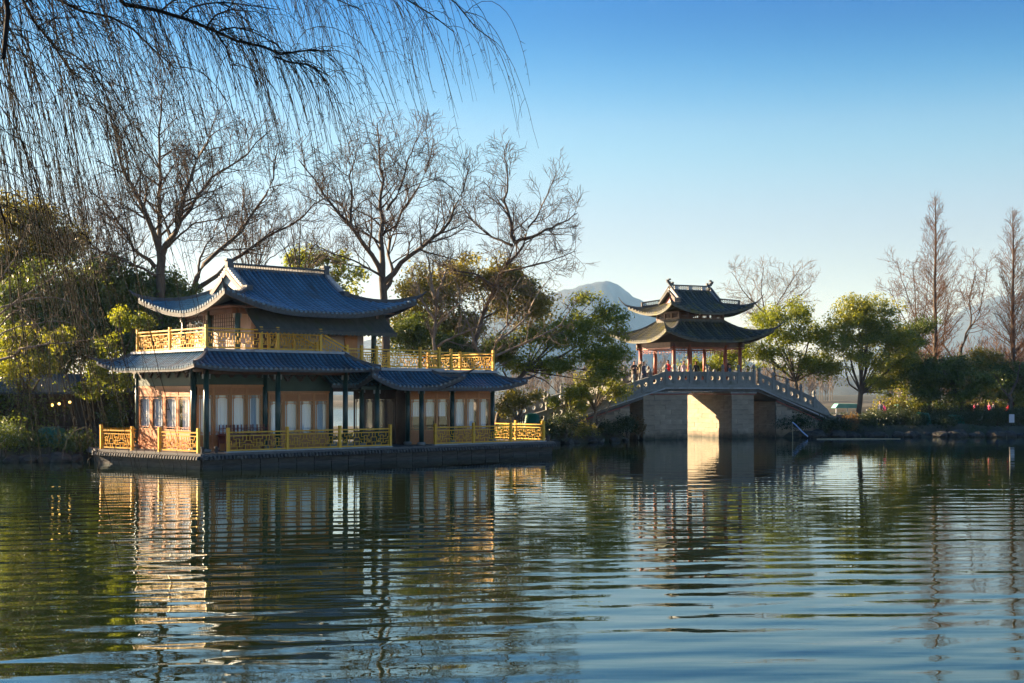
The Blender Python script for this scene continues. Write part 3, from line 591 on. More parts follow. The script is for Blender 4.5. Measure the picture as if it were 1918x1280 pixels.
for x, sg in ((ua, -1), (ub_, 1)):                        # gables with stepped verge
    tri = [(x, UR[2] + UDS, gz), (x, UR[3] - UDS, gz), (x, vm, rz0)]
    MB().prism(tri, (0.06 * -sg, 0, 0)).build('gable', 'plaster', ru)
    vb = MB(); vr = MB()
    for s in (-1, 1):
        for j in range(11):
            t = j / 10; d = UDS + (UD - UDS) * t; v_ = vm + s * (UD - d); z_ = UZ + pr1(2.2, 4.0)(d)
            vb.box(x + sg * .02 - .14, x + sg * .02 + .14, v_ - .09, v_ + .09, z_ - .02, z_ + .16)
        pts = [Vector((x + sg * .16, vm + s * (UD - (UDS + (UD - UDS) * j / 6)), UZ + pr1(2.2, 4.0)(UDS + (UD - UDS) * j / 6) - .14)) for j in range(7)]
        for a, b in zip(pts[:-1], pts[1:]): vr.bar(a, b, .05, .2)
    vb.build('verge', 'zinc', ru); vr.build('barge_board', 'red_wood', ru)
    for s in (-1, 1): MB().box(x - .16, x + .16, vm + s * (UD - UDS) - .3, vm + s * (UD - UDS) + .3, gz - .02, gz + .2).build('ridge_scroll', 'tile_ridge', ru)
# upper storey
for u, v in ((3.0, 2.0), (3.0, 7.2), (3.0, 4.6), (10.8, 2.0), (10.8, 7.2)): column(u, v, 4.58 if u > 9 else 5.33, 7.3, .14, stone=False)
for p, q in (((2.7, 2.0, 7.2), (11.1, 2.0, 7.2)), ((2.7, 7.2, 7.2), (11.1, 7.2, 7.2)), ((3.0, 1.7, 7.22), (3.0, 7.5, 7.22)), ((10.8, 1.7, 7.22), (10.8, 7.5, 7.22))): beam(p, q, .16, .24, 'brown_beam')
MB().box(2.2, 11.6, 1.3, 8.1, 7.36, 7.42).build('upper_ceiling', 'brown_beam', boat)
MB().box(3.9, 10.3, 2.3, 2.38, 5.33, 7.3).box(3.9, 3.98, 2.39, 6.9, 5.33, 7.3).box(10.3, 10.38, 2.3, 6.9, 4.6, 7.3).box(3.9, 10.3, 6.9, 6.98, 5.33, 7.3).box(8.46, 10.3, 2.3, 2.38, 4.6, 5.325).build('upper_wall', 'pink_wall', boat)
mb = MB().box(4.05, 5.4, 2.24, 2.30, 5.33, 6.45); mb.build('upper_door', 'brown_beam', boat)
MB().box(9.2, 9.95, 2.22, 2.296, 4.62, 6.7).build('stair_door', 'wood', boat)
for (a, b) in (((3.0, 2.15), (3.0, 4.45)), ((3.0, 4.75), (3.0, 7.05)), ((3.15, 7.2), (10.7, 7.2))):
    mb = MB(); L = (Vector(b) - Vector(a)).length; n = int(L / .2)
    for i in range(n + 1):
        p = Vector(a).lerp(Vector(b), i / n); mb.bar((p.x, p.y, 6.35), (p.x, p.y, 7.1), .025)
    for z in (6.35, 6.53, 6.72, 6.9): mb.bar((*a, z), (*b, z), .025)
    mb.build('hanging_lattice', 'dark_wood', boat)
# awning board under the front eave
rws = [[Vector((u, 2.0 - 1.15 * t, 7.42 - 1.05 * t - .06 * math.sin(math.pi * t))) for t in np.linspace(0, 1, 6)] for u in np.linspace(3.35, 11.35, 20)]
aw = MB().grid([list(reversed(r_)) for r_ in rws]).grid([[p - Vector((0, 0, .03)) for p in r_] for r_ in rws]).build('awning', 'awning', boat)
MB().bar((3.3, .84, 6.37), (11.4, .84, 6.37), .06, .05).build('awning_bar', 'black_iron', aw)
mb = MB()
for i in range(34):
    u = 3.4 + i * 8.0 / 34; w = 8.0 / 34; mb.poly([(u, .83, 6.35), (u + w, .83, 6.35), (u + w, .83, 6.22), (u + w * .5, .83, 6.14), (u, .83, 6.22)])
mb.build('valance', 'awning', aw)
# terrace railings
railing(boat, [(.78, v, 5.33) for v in (.9, 4.35, 7.7)], post_me, H=1.13)
railing(boat, [(.78, .9, 5.33), (3.6, .9, 5.33), (4.48, .9, 5.33), (6.86, .9, 5.33)], post_me, H=1.13, first=False)
railing(boat, [(6.86, .9, 5.33), (8.43, .9, 4.60)], post_me, H=1.1, first=False, last=False)
railing(boat, [(u, .95, 4.60) for u in (8.43, 9.3, 10.2, 12.95, 14.2)], post_me, H=1.1)
railing(boat, [(14.2, .95, 4.60), (14.2, 1.9, 4.6)], post_me, first=False, last=False, H=1.1)
railing(boat, [(u, 1.93, 4.58) for u in (14.3, 15.8, 18.78)], post_me, H=1.1, first=False)
railing(boat, [(18.8, v, 4.58) for v in (1.95, 4.8, 7.7)], post_me, H=1.1, first=False)
railing(boat, [(u, 7.75, 4.58) for u in (18.78, 16, 13.4, 11)], post_me, H=1.1, first=False)
railing(boat, [(.78, 7.75, 5.33), (3.2, 7.8, 5.33), (5.8, 7.8, 5.33), (8.3, 7.8, 5.33)], post_me, H=1.13, first=False)
railing(boat, [(4.7, 2.05, 5.33), (6.1, 2.05, 5.33), (7.4, 2.05, 4.75)], post_me, H=1.1)

# stacked furniture on the front deck: a table with stools upturned on it
def boatw(u, v, z): return Vector((BC.x + u * math.cos(BA) - v * math.sin(BA), BC.y + u * math.sin(BA) + v * math.cos(BA), z))
def table(u, v, w, d, h, label):
    t = thing('tea_table', boatw(u, v, DZ), BA, label, 'table')
    MB().box(-w / 2, w / 2, -d / 2, d / 2, h - .05, h).build('table_top', 'red_wood', t)
    MB().box(-w / 2 + .05, w / 2 - .05, -d / 2 + .06, -d / 2 + .08, h - .17, h - .052).box(-w / 2 + .05, w / 2 - .05, d / 2 - .08, d / 2 - .06, h - .17, h - .052).build('apron', 'red_wood', t)
    for sx in (-1, 1):
        for sy in (-1, 1): MB().box(-.03, .03, -.03, .03, 0, h - .052).build('leg', 'red_wood', t, (sx * (w / 2 - .06), sy * (d / 2 - .06), 0))
table(2.35, 1.35, 1.15, .75, .78, 'dark red tea table under three upturned chairs beside the corner column')
table(3.65, 1.35, 1.15, .75, .78, 'dark red tea table under two upturned chairs in front of the inner green column')
def upturned(u, v, rz, label):
    t = thing('wooden_chair', boatw(u, v, DZ + .782), BA + rz, label, 'chair', 'upturned chairs on the tea tables')
    MB().box(-.21, .21, -.2, .2, 0, .045).build('seat', 'red_wood', t)
    for sx in (-1, 1):
        for sy in (-1, 1): MB().box(-.02, .02, -.02, .02, .045, .44).build('leg', 'red_wood', t, (sx * .18, sy * .17, 0))
    MB().bar((-.18, -.17, .28), (.18, -.17, .28), .025).bar((-.18, .17, .28), (.18, .17, .28), .025).bar((-.18, -.17, .22), (-.18, .17, .22), .025).bar((.18, -.17, .22), (.18, .17, .22), .025).build('stretcher', 'red_wood', t)
    MB().box(-.19, .19, .215, .245, -.42, .04).build('backrest', 'red_wood', t)
for i, (u, l) in enumerate(((1.98, 'upturned dark red chair nearest the corner column, on the first tea table'), (2.36, 'upturned dark red chair in the middle of the first tea table'), (2.76, 'upturned dark red chair at the far end of the first tea table'),
                            (3.40, 'upturned dark red chair at the near end of the second tea table'), (3.95, 'upturned dark red chair at the far end of the second tea table'))): upturned(u, 1.38 , .1 * (i % 2), l)

# ------------------------------------------------------------------ stone bridge
GC = Vector((9.4, 91.7, 0)); GA = R(24)
bridge = thing('stone_bridge', GC, GA, 'grey stone bridge on rectangular piers with carved balustrades and sloping ramps', 'bridge')
def bridgew(u, v, z): return Vector((GC.x + u * math.cos(GA) - v * math.sin(GA), GC.y + u * math.sin(GA) + v * math.cos(GA), z))
GW = 6.2
def deckz(u):
    if u < 1.9: return 3.95 - .285 * (1.9 - u)
    if u > 9.75: return max(0.95, 3.95 - .365 * (u - 9.75))
    return 3.95
def pierwalls(name, u0, u1, z1, faces, label=None, course=.355):
    core = MB().box(u0 + .05, u1 - .05, .05, GW - .05, -.6, z1).build(name, 'pier_core', bridge)
    if label: core['label'] = label
    n = max(1, round(z1 / course)); random.seed(int(u0 * 10) + 77)
    for i in range(-1, n):
        za, zb = i * z1 / n, (i + 1) * z1 / n - .012
        for f in faces:
            L = (u1 - u0) if f in 'fb' else GW - .02; bl = .95 if f in 'fb' else 1.05
            k = max(1, round(L / bl)); off = (.5 if i % 2 else 0); xs = sorted(set([0, L] + [min(L, max(0, (j + off) * L / k)) for j in range(k + 1)]))
            xs = [xs[0]] + [x for x in xs[1:-1] if .2 < x < L - .2] + [xs[-1]]
            for a, b in zip(xs[:-1], xs[1:]):
                pr = random.uniform(-.012, .012)
                if i < 0: continue
                if f == 'f': block('stone_block', u0 + a + .006, u0 + b - .006, -pr, .12, za, zb, 'pier_stone', core)
                elif f == 'l': block('stone_block', u0 - pr, u0 + .12, a + .13 if a == 0 else a + .006, b - .006, za, zb, 'pier_stone', core)
                elif f == 'r': block('stone_block', u1 - .12, u1 + pr, a + .13 if a == 0 else a + .006, b - .006, za, zb, 'pier_stone', core)
    return core
pierwalls('pier', 0, 3.7, 3.22, 'fl')
pierwalls('pier', 7.5, 9.45, 3.22, 'fl')
for u0, u1 in ((-.08, 3.78), (7.42, 9.53)):
    MB().box(u0, u1, -.08, GW + .08, 3.222, 3.30).build('pier_cap', 'red_band', bridge)
    MB().box(u0 - .1, u1 + .1, -.12, GW + .12, 3.302, 3.42).build('pier_capstone', 'bal_stone', bridge)
# abutments: sloped tops
def abutment(ua, ub, faceside):
    ztop = lambda u: deckz(u) - .62
    k = 9; us = np.linspace(ua, ub, k); pr = [(u, ztop(u)) for u in us]
    pts = [(u, .06, z) for u, z in pr] + [(ub, .06, -.6), (ua, .06, -.6)]
    core = MB().prism(pts, (0, GW - .12, 0)).build('abutment', 'pier_core', bridge)
    random.seed(int(ub)); course = .34
    for i in range(12):
        za = i * course; zb = za + course - .012; x = ua + (0.45 if i % 2 else 0) - .9
        while x < ub:
            a, b = max(x, ua), min(x + .95, ub); x += .95
            if b - a < .15 or b < -5.2: continue
            zt = min(zb, min(ztop(a), ztop(b)) - .02)
            if zt - za > .1: block('stone_block', a + .006, b - .006, random.uniform(-.012, .012), .14, za, zt, 'pier_stone', core)
        if faceside is not None:
            zt = min(zb, ztop(faceside) - .02)
            if zt - za > .1:
                y = .14 + (0.5 if i % 2 else 0) * 0
                for j in range(6):
                    a = .145 + j * (GW - .15) / 6; block('stone_block', faceside - .015 if faceside > 5 else faceside - .1, faceside + .1 if faceside > 5 else faceside + .015, a + .006, a + (GW - .15) / 6 - .006, za, zt, 'pier_stone', core)
    mb = MB()
    for a, b in zip(us[:-1], us[1:]): mb.bar((a, -.02, ztop(a) + .035), (b, -.02, ztop(b) + .035), .1, .07)
    mb.build('red_band', 'red_band', core)
    return core
abutment(-9.5, -1.1, -1.1); abutment(11.45, 18.6, 11.45)
# deck slabs
def slab(u0, u1, z0, z1, v0, v1, th, name, m):
    MB().quadbox([(u0, v0, z0 - th), (u1, v0, z1 - th), (u1, v1, z1 - th), (u0, v1, z0 - th), (u0, v0, z0), (u1, v0, z1), (u1, v1, z1), (u0, v1, z0)]).build(name, m, bridge)
slab(1.9, 9.75, 3.95, 3.95, -.12, GW + .12, .2, 'deck_slab', 'bal_stone'); slab(1.75, 9.85, 3.745, 3.745, 0.0, GW, .3, 'deck_beam', 'deck_stone')
slab(-9.6, 1.898, deckz(-9.6), 3.95, -.12, GW + .12, .2, 'ramp_slab', 'bal_stone'); slab(9.752, 18.6, 3.95, deckz(18.6), -.12, GW + .12, .2, 'ramp_slab', 'bal_stone')
slab(-9.6, 1.86, deckz(-9.6) - .205, 3.73, .03, GW - .03, .3, 'ramp_beam', 'deck_stone'); slab(9.80, 18.6, 3.73, deckz(18.6) - .205, .03, GW - .03, .3, 'ramp_beam', 'deck_stone')
slab(1.85, 9.8, 3.74, 3.74, -.16, -.0, .09, 'drip_course', 'zinc'); slab(-6, 1.84, deckz(-6) - .205, 3.74, -.16, .0, .08, 'drip_course', 'zinc'); slab(9.81, 17, 3.74, deckz(17) - .205, -.16, .0, .08, 'drip_course', 'zinc')
bp_me = MB().box(-.095, .095, -.095, .095, 0, 1.08).lathe((0, 0, 1.08), [(.10, 0), (.115, .03), (.07, .07), (.075, .10), (.125, .16), (.135, .24), (.11, .33), (.06, .40), (.02, .43)], 10).mesh('balustrade_post', 'bal_stone')
def bal_panel(u0, u1, v, zf):
    """panel with two round openings, following the ramp"""
    mb = MB(); L = u1 - u0; hh = .86; th = .05; n = 20
    zz = lambda u: zf(u)
    for c0, c1 in (((u0, (u0 + u1) / 2), ((u0 + u1) / 2, u1)) if L > .9 else ((u0, u1),)):
        cx = (c0 + c1) / 2; cz = .50; r = .145; w = (c1 - c0) / 2
        ring_o, ring_i = [], []
        for k in range(n):
            t = 2 * math.pi * (k + .5) / n; dx, dz = math.cos(t), math.sin(t)
            s = min(w / max(abs(dx), 1e-6), ((hh - cz) if dz > 0 else (cz - .0)) / max(abs(dz), 1e-6))
            ring_o.append((cx + dx * s, cz + dz * s)); ring_i.append((cx + dx * r * .92, cz + dz * r * 1.15))
        cor = [(c0, hh), (c1, hh), (c0, 0), (c1, 0)]
        for q in cor:
            j = min(range(n), key=lambda i: (ring_o[i][0] - q[0]) ** 2 + (ring_o[i][1] - q[1]) ** 2); ring_o[j] = q
        V3 = lambda p, y: (p[0], y, zz(p[0]) + p[1])
        for k in range(n):
            k2 = (k + 1) % n
            mb.poly([V3(ring_o[k2], v - th), V3(ring_o[k], v - th), V3(ring_i[k], v - th), V3(ring_i[k2], v - th)])
            mb.poly([V3(ring_o[k], v + th), V3(ring_o[k2], v + th), V3(ring_i[k2], v + th), V3(ring_i[k], v + th)])
            mb.poly([V3(ring_i[k2], v - th), V3(ring_i[k], v - th), V3(ring_i[k], v + th), V3(ring_i[k2], v + th)])
        for a in (c0 + .04, c1 - .04): mb.bar((a, v - th - .012, zz(a) + .12), (a, v - th - .012, zz(a) + .80), .035, .025)
        for h in (.2, .76): mb.bar((c0 + .06, v - th - .012, zz(c0 + .06) + h), (c1 - .06, v - th - .012, zz(c1 - .06) + h), .025, .03)
    mb.bar((u0, v, zz(u0) + hh + .05), (u1, v, zz(u1) + hh + .05), .17, .10); mb.bar((u0, v, zz(u0) + .03), (u1, v, zz(u1) + .03), .2, .14)
    return mb.build('balustrade_panel', 'bal_stone', bridge)
posts_u = [-9.0, -7.6, -6.2, -4.85, -3.5, -2.13, -.76, .57, 1.9, 2.57, 3.97, 5.38, 6.75, 8.13, 9.5, 9.95, 11.22, 12.5, 13.76, 14.98]
for v in (.06, GW - .06):
    for u in posts_u:
        if u == 9.95: continue
        link('balustrade_post', bp_me, bridge, (u, v, deckz(u)))
    link('balustrade_post', bp_me, bridge, (9.98, v, deckz(9.98) - .12))
    for a, b in zip(posts_u[:-1], posts_u[1:]):
        if a == 9.5: continue
        bal_panel(a + .08, b - .08, v, deckz)
    # drum stone ends
    MB().prism([(15.06, v - .09, deckz(15.06)), (16.9, v - .09, deckz(16.9)), (16.75, v - .09, deckz(16.75) + .15), (16.45, v - .09, deckz(16.5) + .22), (16.2, v - .09, deckz(16.2) + .5), (15.7, v - .09, deckz(15.7) + .68), (15.06, v - .09, deckz(15.06) + .95)], (0, .18, 0)).build('drum_stone', 'bal_stone', bridge)
MB().box(17.2, 24.2, .1, .5, .3, 1.5).box(17.0, 24.4, .02, .6, 1.502, 1.66).build('low_wall', 'deck_stone', bridge)

# ------------------------------------------------------------------ bridge pavilion
pav = thing('bridge_pavilion', bridgew(0, 0, 0), GA, 'open red-columned pavilion with two tiers of mossy upturned tile roofs on the bridge', 'pavilion')
PZ = 3.95
CU = (3.05, 4.35, 7.5, 8.8); CV = (.85, 5.75)
for v in CV:
    for u in CU:
        o = MB().tube([(0, 0, 0), (0, 0, 2.95)], [.145, .135], 14).build('column', 'rust_wood', pav, (u, v, PZ), smooth=True)
        MB().lathe((0, 0, 0), [(.2, 0), (.24, .07), (.2, .15), (.15, .17)], 12).build('column_base', 'bal_stone', o, smooth=True)
for p, q in (((2.7, CV[0]), (9.15, CV[0])), ((2.7, CV[1]), (9.15, CV[1])), ((CU[0], .5), (CU[0], 6.1)), ((CU[3], .5), (CU[3], 6.1))):
    MB().bar((*p, 6.93), (*q, 6.93), .17, .34).build('beam', 'brown_beam', pav); MB().bar((*p, 6.66), (*q, 6.66), .11, .12).build('tie_beam', 'rust_wood', pav)
def hangfret(p, q, z0, z1):
    mb = MB(); p = Vector(p); q = Vector(q); L = (q - p).length; n = max(3, int(L / .24))
    for i in range(n + 1):
        x = p.lerp(q, i / n); drop = (.16 if i % 2 else .30) + (.22 if i in (0, n) else 0) + (.1 if i in (1, n - 1) else 0)
        mb.bar((x.x, x.y, z1), (x.x, x.y, z1 - drop), .028)
        if i < n:
            y = p.lerp(q, (i + 1) / n)
            for d in ((.10, .26, ) if i % 2 else (.16,)): mb.bar((x.x, x.y, z1 - d), (y.x, y.y, z1 - d), .026)
    mb.build('hanging_fret', 'rust_wood', pav)
for v in CV:
    for a, b in zip(CU[:-1], CU[1:]): hangfret((a + .14, v, 0), (b - .14, v, 0), 6.1, 6.6)
for u in (CU[0], CU[3]): hangfret((u, CV[0] + .14, 0), (u, CV[1] - .14, 0), 6.1, 6.6)
for v in CV:                                                   # bench rails between columns
    for a, b in ((CU[0], CU[1]), (CU[1], CU[2]), (CU[2], CU[3])):
        s = 1 if v < 3 else -1
        MB().box(a + .15, b - .15, v - .2, v + .2, PZ + .40, PZ + .46).box(a + .3, a + .36, v - .1, v + .1, PZ, PZ + .4).box(b - .36, b - .3, v - .1, v + .1, PZ, PZ + .4).build('bench', 'rust_wood', pav)
MB().box(2.25, 9.55, .35, GW - .35, 3.954, 4.12).build('floor', 'bal_stone', pav)
MB().box(-1.6, 2.2, .3, GW - .3, 3.0, 3.90).build('landing', 'bal_stone', bridge)
OT = dict(pitch=.30, tr=.10, tm='old_tile', bm_='old_base')
LR = (1.75, 10.15, -.55, 7.15); LD = 2.3
lr, PL, DL, SL = roof(pav, 'lower_roof', LR, 7.2, pr1(1.5, LD), LD, LD, dict(fl=.72, fr=.80, bl=.72, br=.72), 3.2, .42, 'flbr', rows='fl', fascia=.16, under='brown_beam', **OT)
mb = MB()
for k, s_ in (('f', True), ('f', False), ('b', True), ('b', False)): ridge_beam(mb, hipline(PL, k, s_, LD, SL[k][3], 10), .16, .2)
for p, d_ in ((PL('f', 0, 0), (-1, -1, .5)), (PL('f', SL['f'][3], 0), (1, -1, .5)), (PL('l', 0, 0), (-1, 1, .5)), (PL('b', 0, 0), (1, 1, .5))): horn(mb, p + Vector((0, 0, .12)), d_, .75, .25, .085)
bx_ = (LR[0] + LD, LR[1] - LD, LR[2] + LD, LR[3] - LD)
mb.box(bx_[0] - .12, bx_[1] + .12, bx_[2] - .12, bx_[2] + .1, 8.6, 8.84).box(bx_[0] - .12, bx_[0] + .1, bx_[2] + .1, bx_[3] - .1, 8.6, 8.84).box(bx_[1] - .1, bx_[1] + .12, bx_[2] + .1, bx_[3] - .1, 8.6, 8.84).box(bx_[0] - .12, bx_[1] + .12, bx_[3] - .1, bx_[3] + .12, 8.6, 8.84)
mb.build('hip_ridge', 'old_ridge', lr)
# clerestory between the tiers
for u in (bx_[0], bx_[0] + .85, (bx_[0] + bx_[1]) / 2, bx_[1] - .85, bx_[1]):
    for v in (bx_[2], bx_[3]): MB().box(u - .09, u + .09, v - .09, v + .09, 8.842, 9.4).build('clerestory_post', 'brown_beam', pav)
for v in (bx_[2] + 1.0, bx_[2] + 2.0):
    for u in (bx_[0], bx_[1]): MB().box(u - .09, u + .09, v - .09, v + .09, 8.842, 9.4).build('clerestory_post', 'brown_beam', pav)
for p, q in (((bx_[0], bx_[2]), (bx_[1], bx_[2])), ((bx_[0], bx_[3]), (bx_[1], bx_[3])), ((bx_[0], bx_[2]), (bx_[0], bx_[3])), ((bx_[1], bx_[2]), (bx_[1], bx_[3]))):
    mb = MB(); L = (Vector(q) - Vector(p)).length; n = int(L / .16)
    for i in range(n + 1): x = Vector(p).lerp(Vector(q), i / n); mb.bar((x.x, x.y, 8.9), (x.x, x.y, 9.35), .022)
    for z in (9.0, 9.12, 9.24): mb.bar((*p, z), (*q, z), .022)
    mb.bar((*p, 8.90), (*q, 8.90), .14, .11); mb.bar((*p, 9.38), (*q, 9.38), .16, .14)
    mb.build('clerestory_lattice', 'brown_beam', pav)
QR = (2.75, 9.15, .45, 6.15); QD, QS = 2.85, 1.45; pq = pr1(1.75, QD); qz = 9.3
qr, PQ, DQ, SQ = roof(pav, 'upper_roof', QR, qz, pq, QD, QS, dict(fl=.62, fr=.62, bl=.62, br=.62), 2.6, .35, 'flbr', rows='fl', fascia=.16, under='brown_beam', **OT)
mb = MB()
for k, s_ in (('f', True), ('f', False), ('b', True), ('b', False)): ridge_beam(mb, hipline(PQ, k, s_, QS, SQ[k][3], 8), .14, .17)
for p, d_ in ((PQ('f', 0, 0), (-1, -1, .3)), (PQ('f', SQ['f'][3], 0), (1, -1, .3)), (PQ('l', 0, 0), (-1, 1, .3)), (PQ('b', 0, 0), (1, 1, .3))): horn(mb, p + Vector((0, 0, .1)), d_, .8, .55, .075)
mb.build('hip_ridge', 'old_ridge', qr)
qm = (QR[2] + QR[3]) / 2; qa, qb = QR[0] + QS, QR[1] - QS; qt = qz + pq(QD)
def openwork(mb, pl, p, q, h):             # parapet ridge with pierced panels from p to q
    p = Vector(p); q = Vector(q); L = (q - p).length; n = max(3, int(L / .17)); up = Vector((0, 0, 1))
    mb.bar(p + up * .06, q + up * .06, .14, .12); mb.bar(p + up * (h - .04), q + up * (h - .04), .16, .09)
    for i in range(n + 1):
        a = p.lerp(q, i / n); mb.bar(a + up * .1, a + up * (h - .06), .03)
        if i < n:
            b = p.lerp(q, (i + 1) / n); mb.bar(a + up * .12, b + up * (h - .08), .022); mb.bar(b + up * .12, a + up * (h - .08), .022)
    for t in (0.02, .98): a = p.lerp(q, t); mb.bar(a, a + up * h, .13, .13)
mb = MB(); pl = MB()
openwork(mb, pl, (qa - .05, qm, qt), (qb + .05, qm, qt), .46)
for x in np.linspace(qa + .55, qb - .55, 3): MB().box(x - .17, x + .17, qm - .05, qm + .05, qt + .12, qt + .38).build('ridge_plaque', 'plaster', qr)
for x, s in ((qa, -1), (qb, 1)):                # stepped scroll ends
    for dx, dz, w, h in ((0, .46, .34, .12), (.12 * s, .58, .30, .11), (.20 * s, .69, .22, .12), (.06 * s, .80, .2, .1), (-.22 * s, .46, .14, .2)): mb.box(x + dx - w / 2, x + dx + w / 2, qm - .07, qm + .07, qt + dz, qt + dz + h)
for x, ck, st in ((qa, 'f', True), (qb, 'f', False), (qa, 'b', False), (qb, 'b', True)):
    s = -1 if ck == 'f' else 1
    a = Vector((x, qm + s * .12, qt - .02)); b = Vector((x, qm + s * (QD - QS), qz + pq(QS) + .02)); c = hipline(PQ, ck, st, QS, SQ[ck][3], 9)[3]
    MB().bar(a + Vector((0, 0, .16)), b + Vector((0, 0, .16)), .08, .26).build('ridge_plaster', 'plaster', qr)
    mb.bar(a + Vector((0, 0, .33)), b + Vector((0, 0, .33)), .15, .09)
    openwork(mb, pl, b, c + Vector((0, 0, .1)), .42)
mb.build('openwork_ridge', 'old_ridge', qr)
for x, sg in ((qa, -1), (qb, 1)):
    MB().prism([(x - sg * .1, QR[2] + QS, qz + pq(QS)), (x - sg * .1, QR[3] - QS, qz + pq(QS)), (x - sg * .1, qm, qt)], (.05 * -sg, 0, 0)).build('gable', 'red_band', qr)
    MB().prism([(x - sg * .06, qm - .45, qz + pq(QS) + .12), (x - sg * .06, qm + .45, qz + pq(QS) + .12), (x - sg * .06, qm, qt - .5)], (.03 * -sg, 0, 0)).build('gable_panel', 'plaster', qr)
    mb = MB()
    for s in (-1, 1): mb.bar((x + sg * .05, qm + s * (QD - QS), qz + pq(QS) + .08), (x + sg * .05, qm, qt), .3, .1)
    mb.build('verge', 'old_ridge', qr)

# ------------------------------------------------------------------ vegetation generators
def tubes(chains, rads, sides):             # chains (N,P,3), rads (N,P) -> verts, quads
    C = np.asarray(chains, float); Rr = np.asarray(rads, float); n, p, _ = C.shape
    T = np.gradient(C, axis=1); T /= np.linalg.norm(T, axis=2, keepdims=True) + 1e-9
    ref = np.where(np.abs(T[..., 2:3]) > .9, np.array([1., 0, 0]), np.array([0, 0, 1.]))
    A = np.cross(T, ref); A /= np.linalg.norm(A, axis=2, keepdims=True) + 1e-9; B = np.cross(T, A)
    th = np.arange(sides) * 2 * math.pi / sides
    V = C[:, :, None, :] + Rr[:, :, None, None] * (A[:, :, None, :] * np.cos(th)[None, None, :, None] + B[:, :, None, :] * np.sin(th)[None, None, :, None])
    idx = np.arange(n * p * sides).reshape(n, p, sides); nx = np.roll(idx, -1, axis=2)
    F = np.stack([idx[:, :-1], nx[:, :-1], nx[:, 1:], idx[:, 1:]], -1).reshape(-1, 4)
    return V.reshape(-1, 3), F
class Tubes:
    def __init__(s): s.d = {}
    def add(s, pts, rad, sides): s.d.setdefault((len(pts), sides), []).append((pts, rad))
    def mesh(s, name, m, smooth=True):
        Vs, Fs, b = [], [], 0
        for (p, sd_), L in s.d.items():
            V, F = tubes([a for a, _ in L], [r for _, r in L], sd_); Vs.append(V); Fs.append(F + b); b += len(V)
        return npmesh(name, np.concatenate(Vs), np.concatenate(Fs), m, smooth=smooth)
def smoothpath(pts, n):
    P = np.array(pts, float); d = np.r_[0, np.cumsum(np.linalg.norm(np.diff(P, axis=0), axis=1))]; t = np.linspace(0, d[-1], n * 3)
    Q = np.stack([np.interp(t, d, P[:, i]) for i in range(3)], 1); k = max(1, n // 4)
    for _ in range(2):
        Q2 = Q.copy(); Q2[1:-1] = (Q[:-2] + Q[1:-1] * 2 + Q[2:]) / 4; Q = Q2
    return Q[np.linspace(0, len(Q) - 1, n).round().astype(int)]
def unit(v): return v / (np.linalg.norm(v) + 1e-9)
def grow(rs, tw, path, r0, r1, level, maxlev, dens, spread, upw, lenf, flat=1.0, start=.2, rmin=.009):
    """spawn side branches along a path"""
    L = np.linalg.norm(np.diff(path, axis=0), axis=1).sum(); n = max(2, int(L * dens[level])); n = min(n, 26)
    for i in range(n):
        f = start + (1 - start) * (i + rs.rand()) / n; k = min(f, .999) * (len(path) - 1); a = int(k); p = path[a] + (path[a + 1] - path[a]) * (k - a) if a + 1 < len(path) else path[-1]
        t = unit(path[min(a + 1, len(path) - 1)] - path[max(a - 1, 0)])
        side = unit(np.cross(t, rs.randn(3))); ang = R(rs.uniform(spread[0], spread[1])); d = t * math.cos(ang) + side * math.sin(ang); d[1] *= flat; d = unit(d + np.array([0, 0, upw]))
        ln = lenf[level] * (1 - .55 * f) * rs.uniform(.6, 1.15)
        rr = (r0 + (r1 - r0) * f) * rs.uniform(.45, .62); rr = max(rr, rmin * 1.15)
        m = 6 if level == 0 else 4; pts = [p]; dd = d.copy()
        for j in range(m - 1):
            dd = unit(dd + rs.randn(3) * (.14 if level == 0 else .09) + np.array([0, 0, upw * .28])); pts.append(pts[-1] + dd * ln / (m - 1))
        pts = np.array(pts); re = max(rmin * .75, rr * .35)
        tw.add(pts, np.linspace(rr, re, m), 4 if level == 0 else 3)
        if level < maxlev: grow(rs, tw, pts, rr, re, level + 1, maxlev, dens, spread, upw, lenf, flat, .25, rmin)
def bare_tree(name, label, cat, limbs, seed, dens=(1.3, 2.4, 3.4), spread=(30, 70), upw=.11, lenf=(3.2, 1.5, .7), maxlev=2, bark='bark', twig='twig', group=None, rmin=.0115, extra=None):
    """limbs: list of (points, r0, r1, branching) in world space; the first is the trunk"""
    rs = np.random.RandomState(seed); base = Vector(limbs[0][0][0]); t = thing(name, base, 0, label, cat, group)
    tr = Tubes(); tw = Tubes(); b = np.array(base)
    for pts, r0, r1, br in limbs:
        P = smoothpath([np.array(p) - b for p in pts], 12); P[1:-1] += rs.randn(10, 3) * min(.06, r0 * .35)
        r1 = r1 if not br else min(r1, .03); r0 = r0 if not br or br == .6 or br == .7 else r0 * .85
        tr.add(P, np.r_[r0 + (r1 - r0) * np.linspace(0, 1, 12) ** .75], 8)
        if br: grow(rs, tw, P, r0 * .8, r1, 0, maxlev, dens, spread, upw, lenf, start=br if isinstance(br, float) else .2, rmin=rmin)
    link('trunk', tr.mesh('trunk', bark), t); link('crown', tw.mesh('crown', twig), t)
    if extra: extra(t, b)
    return t
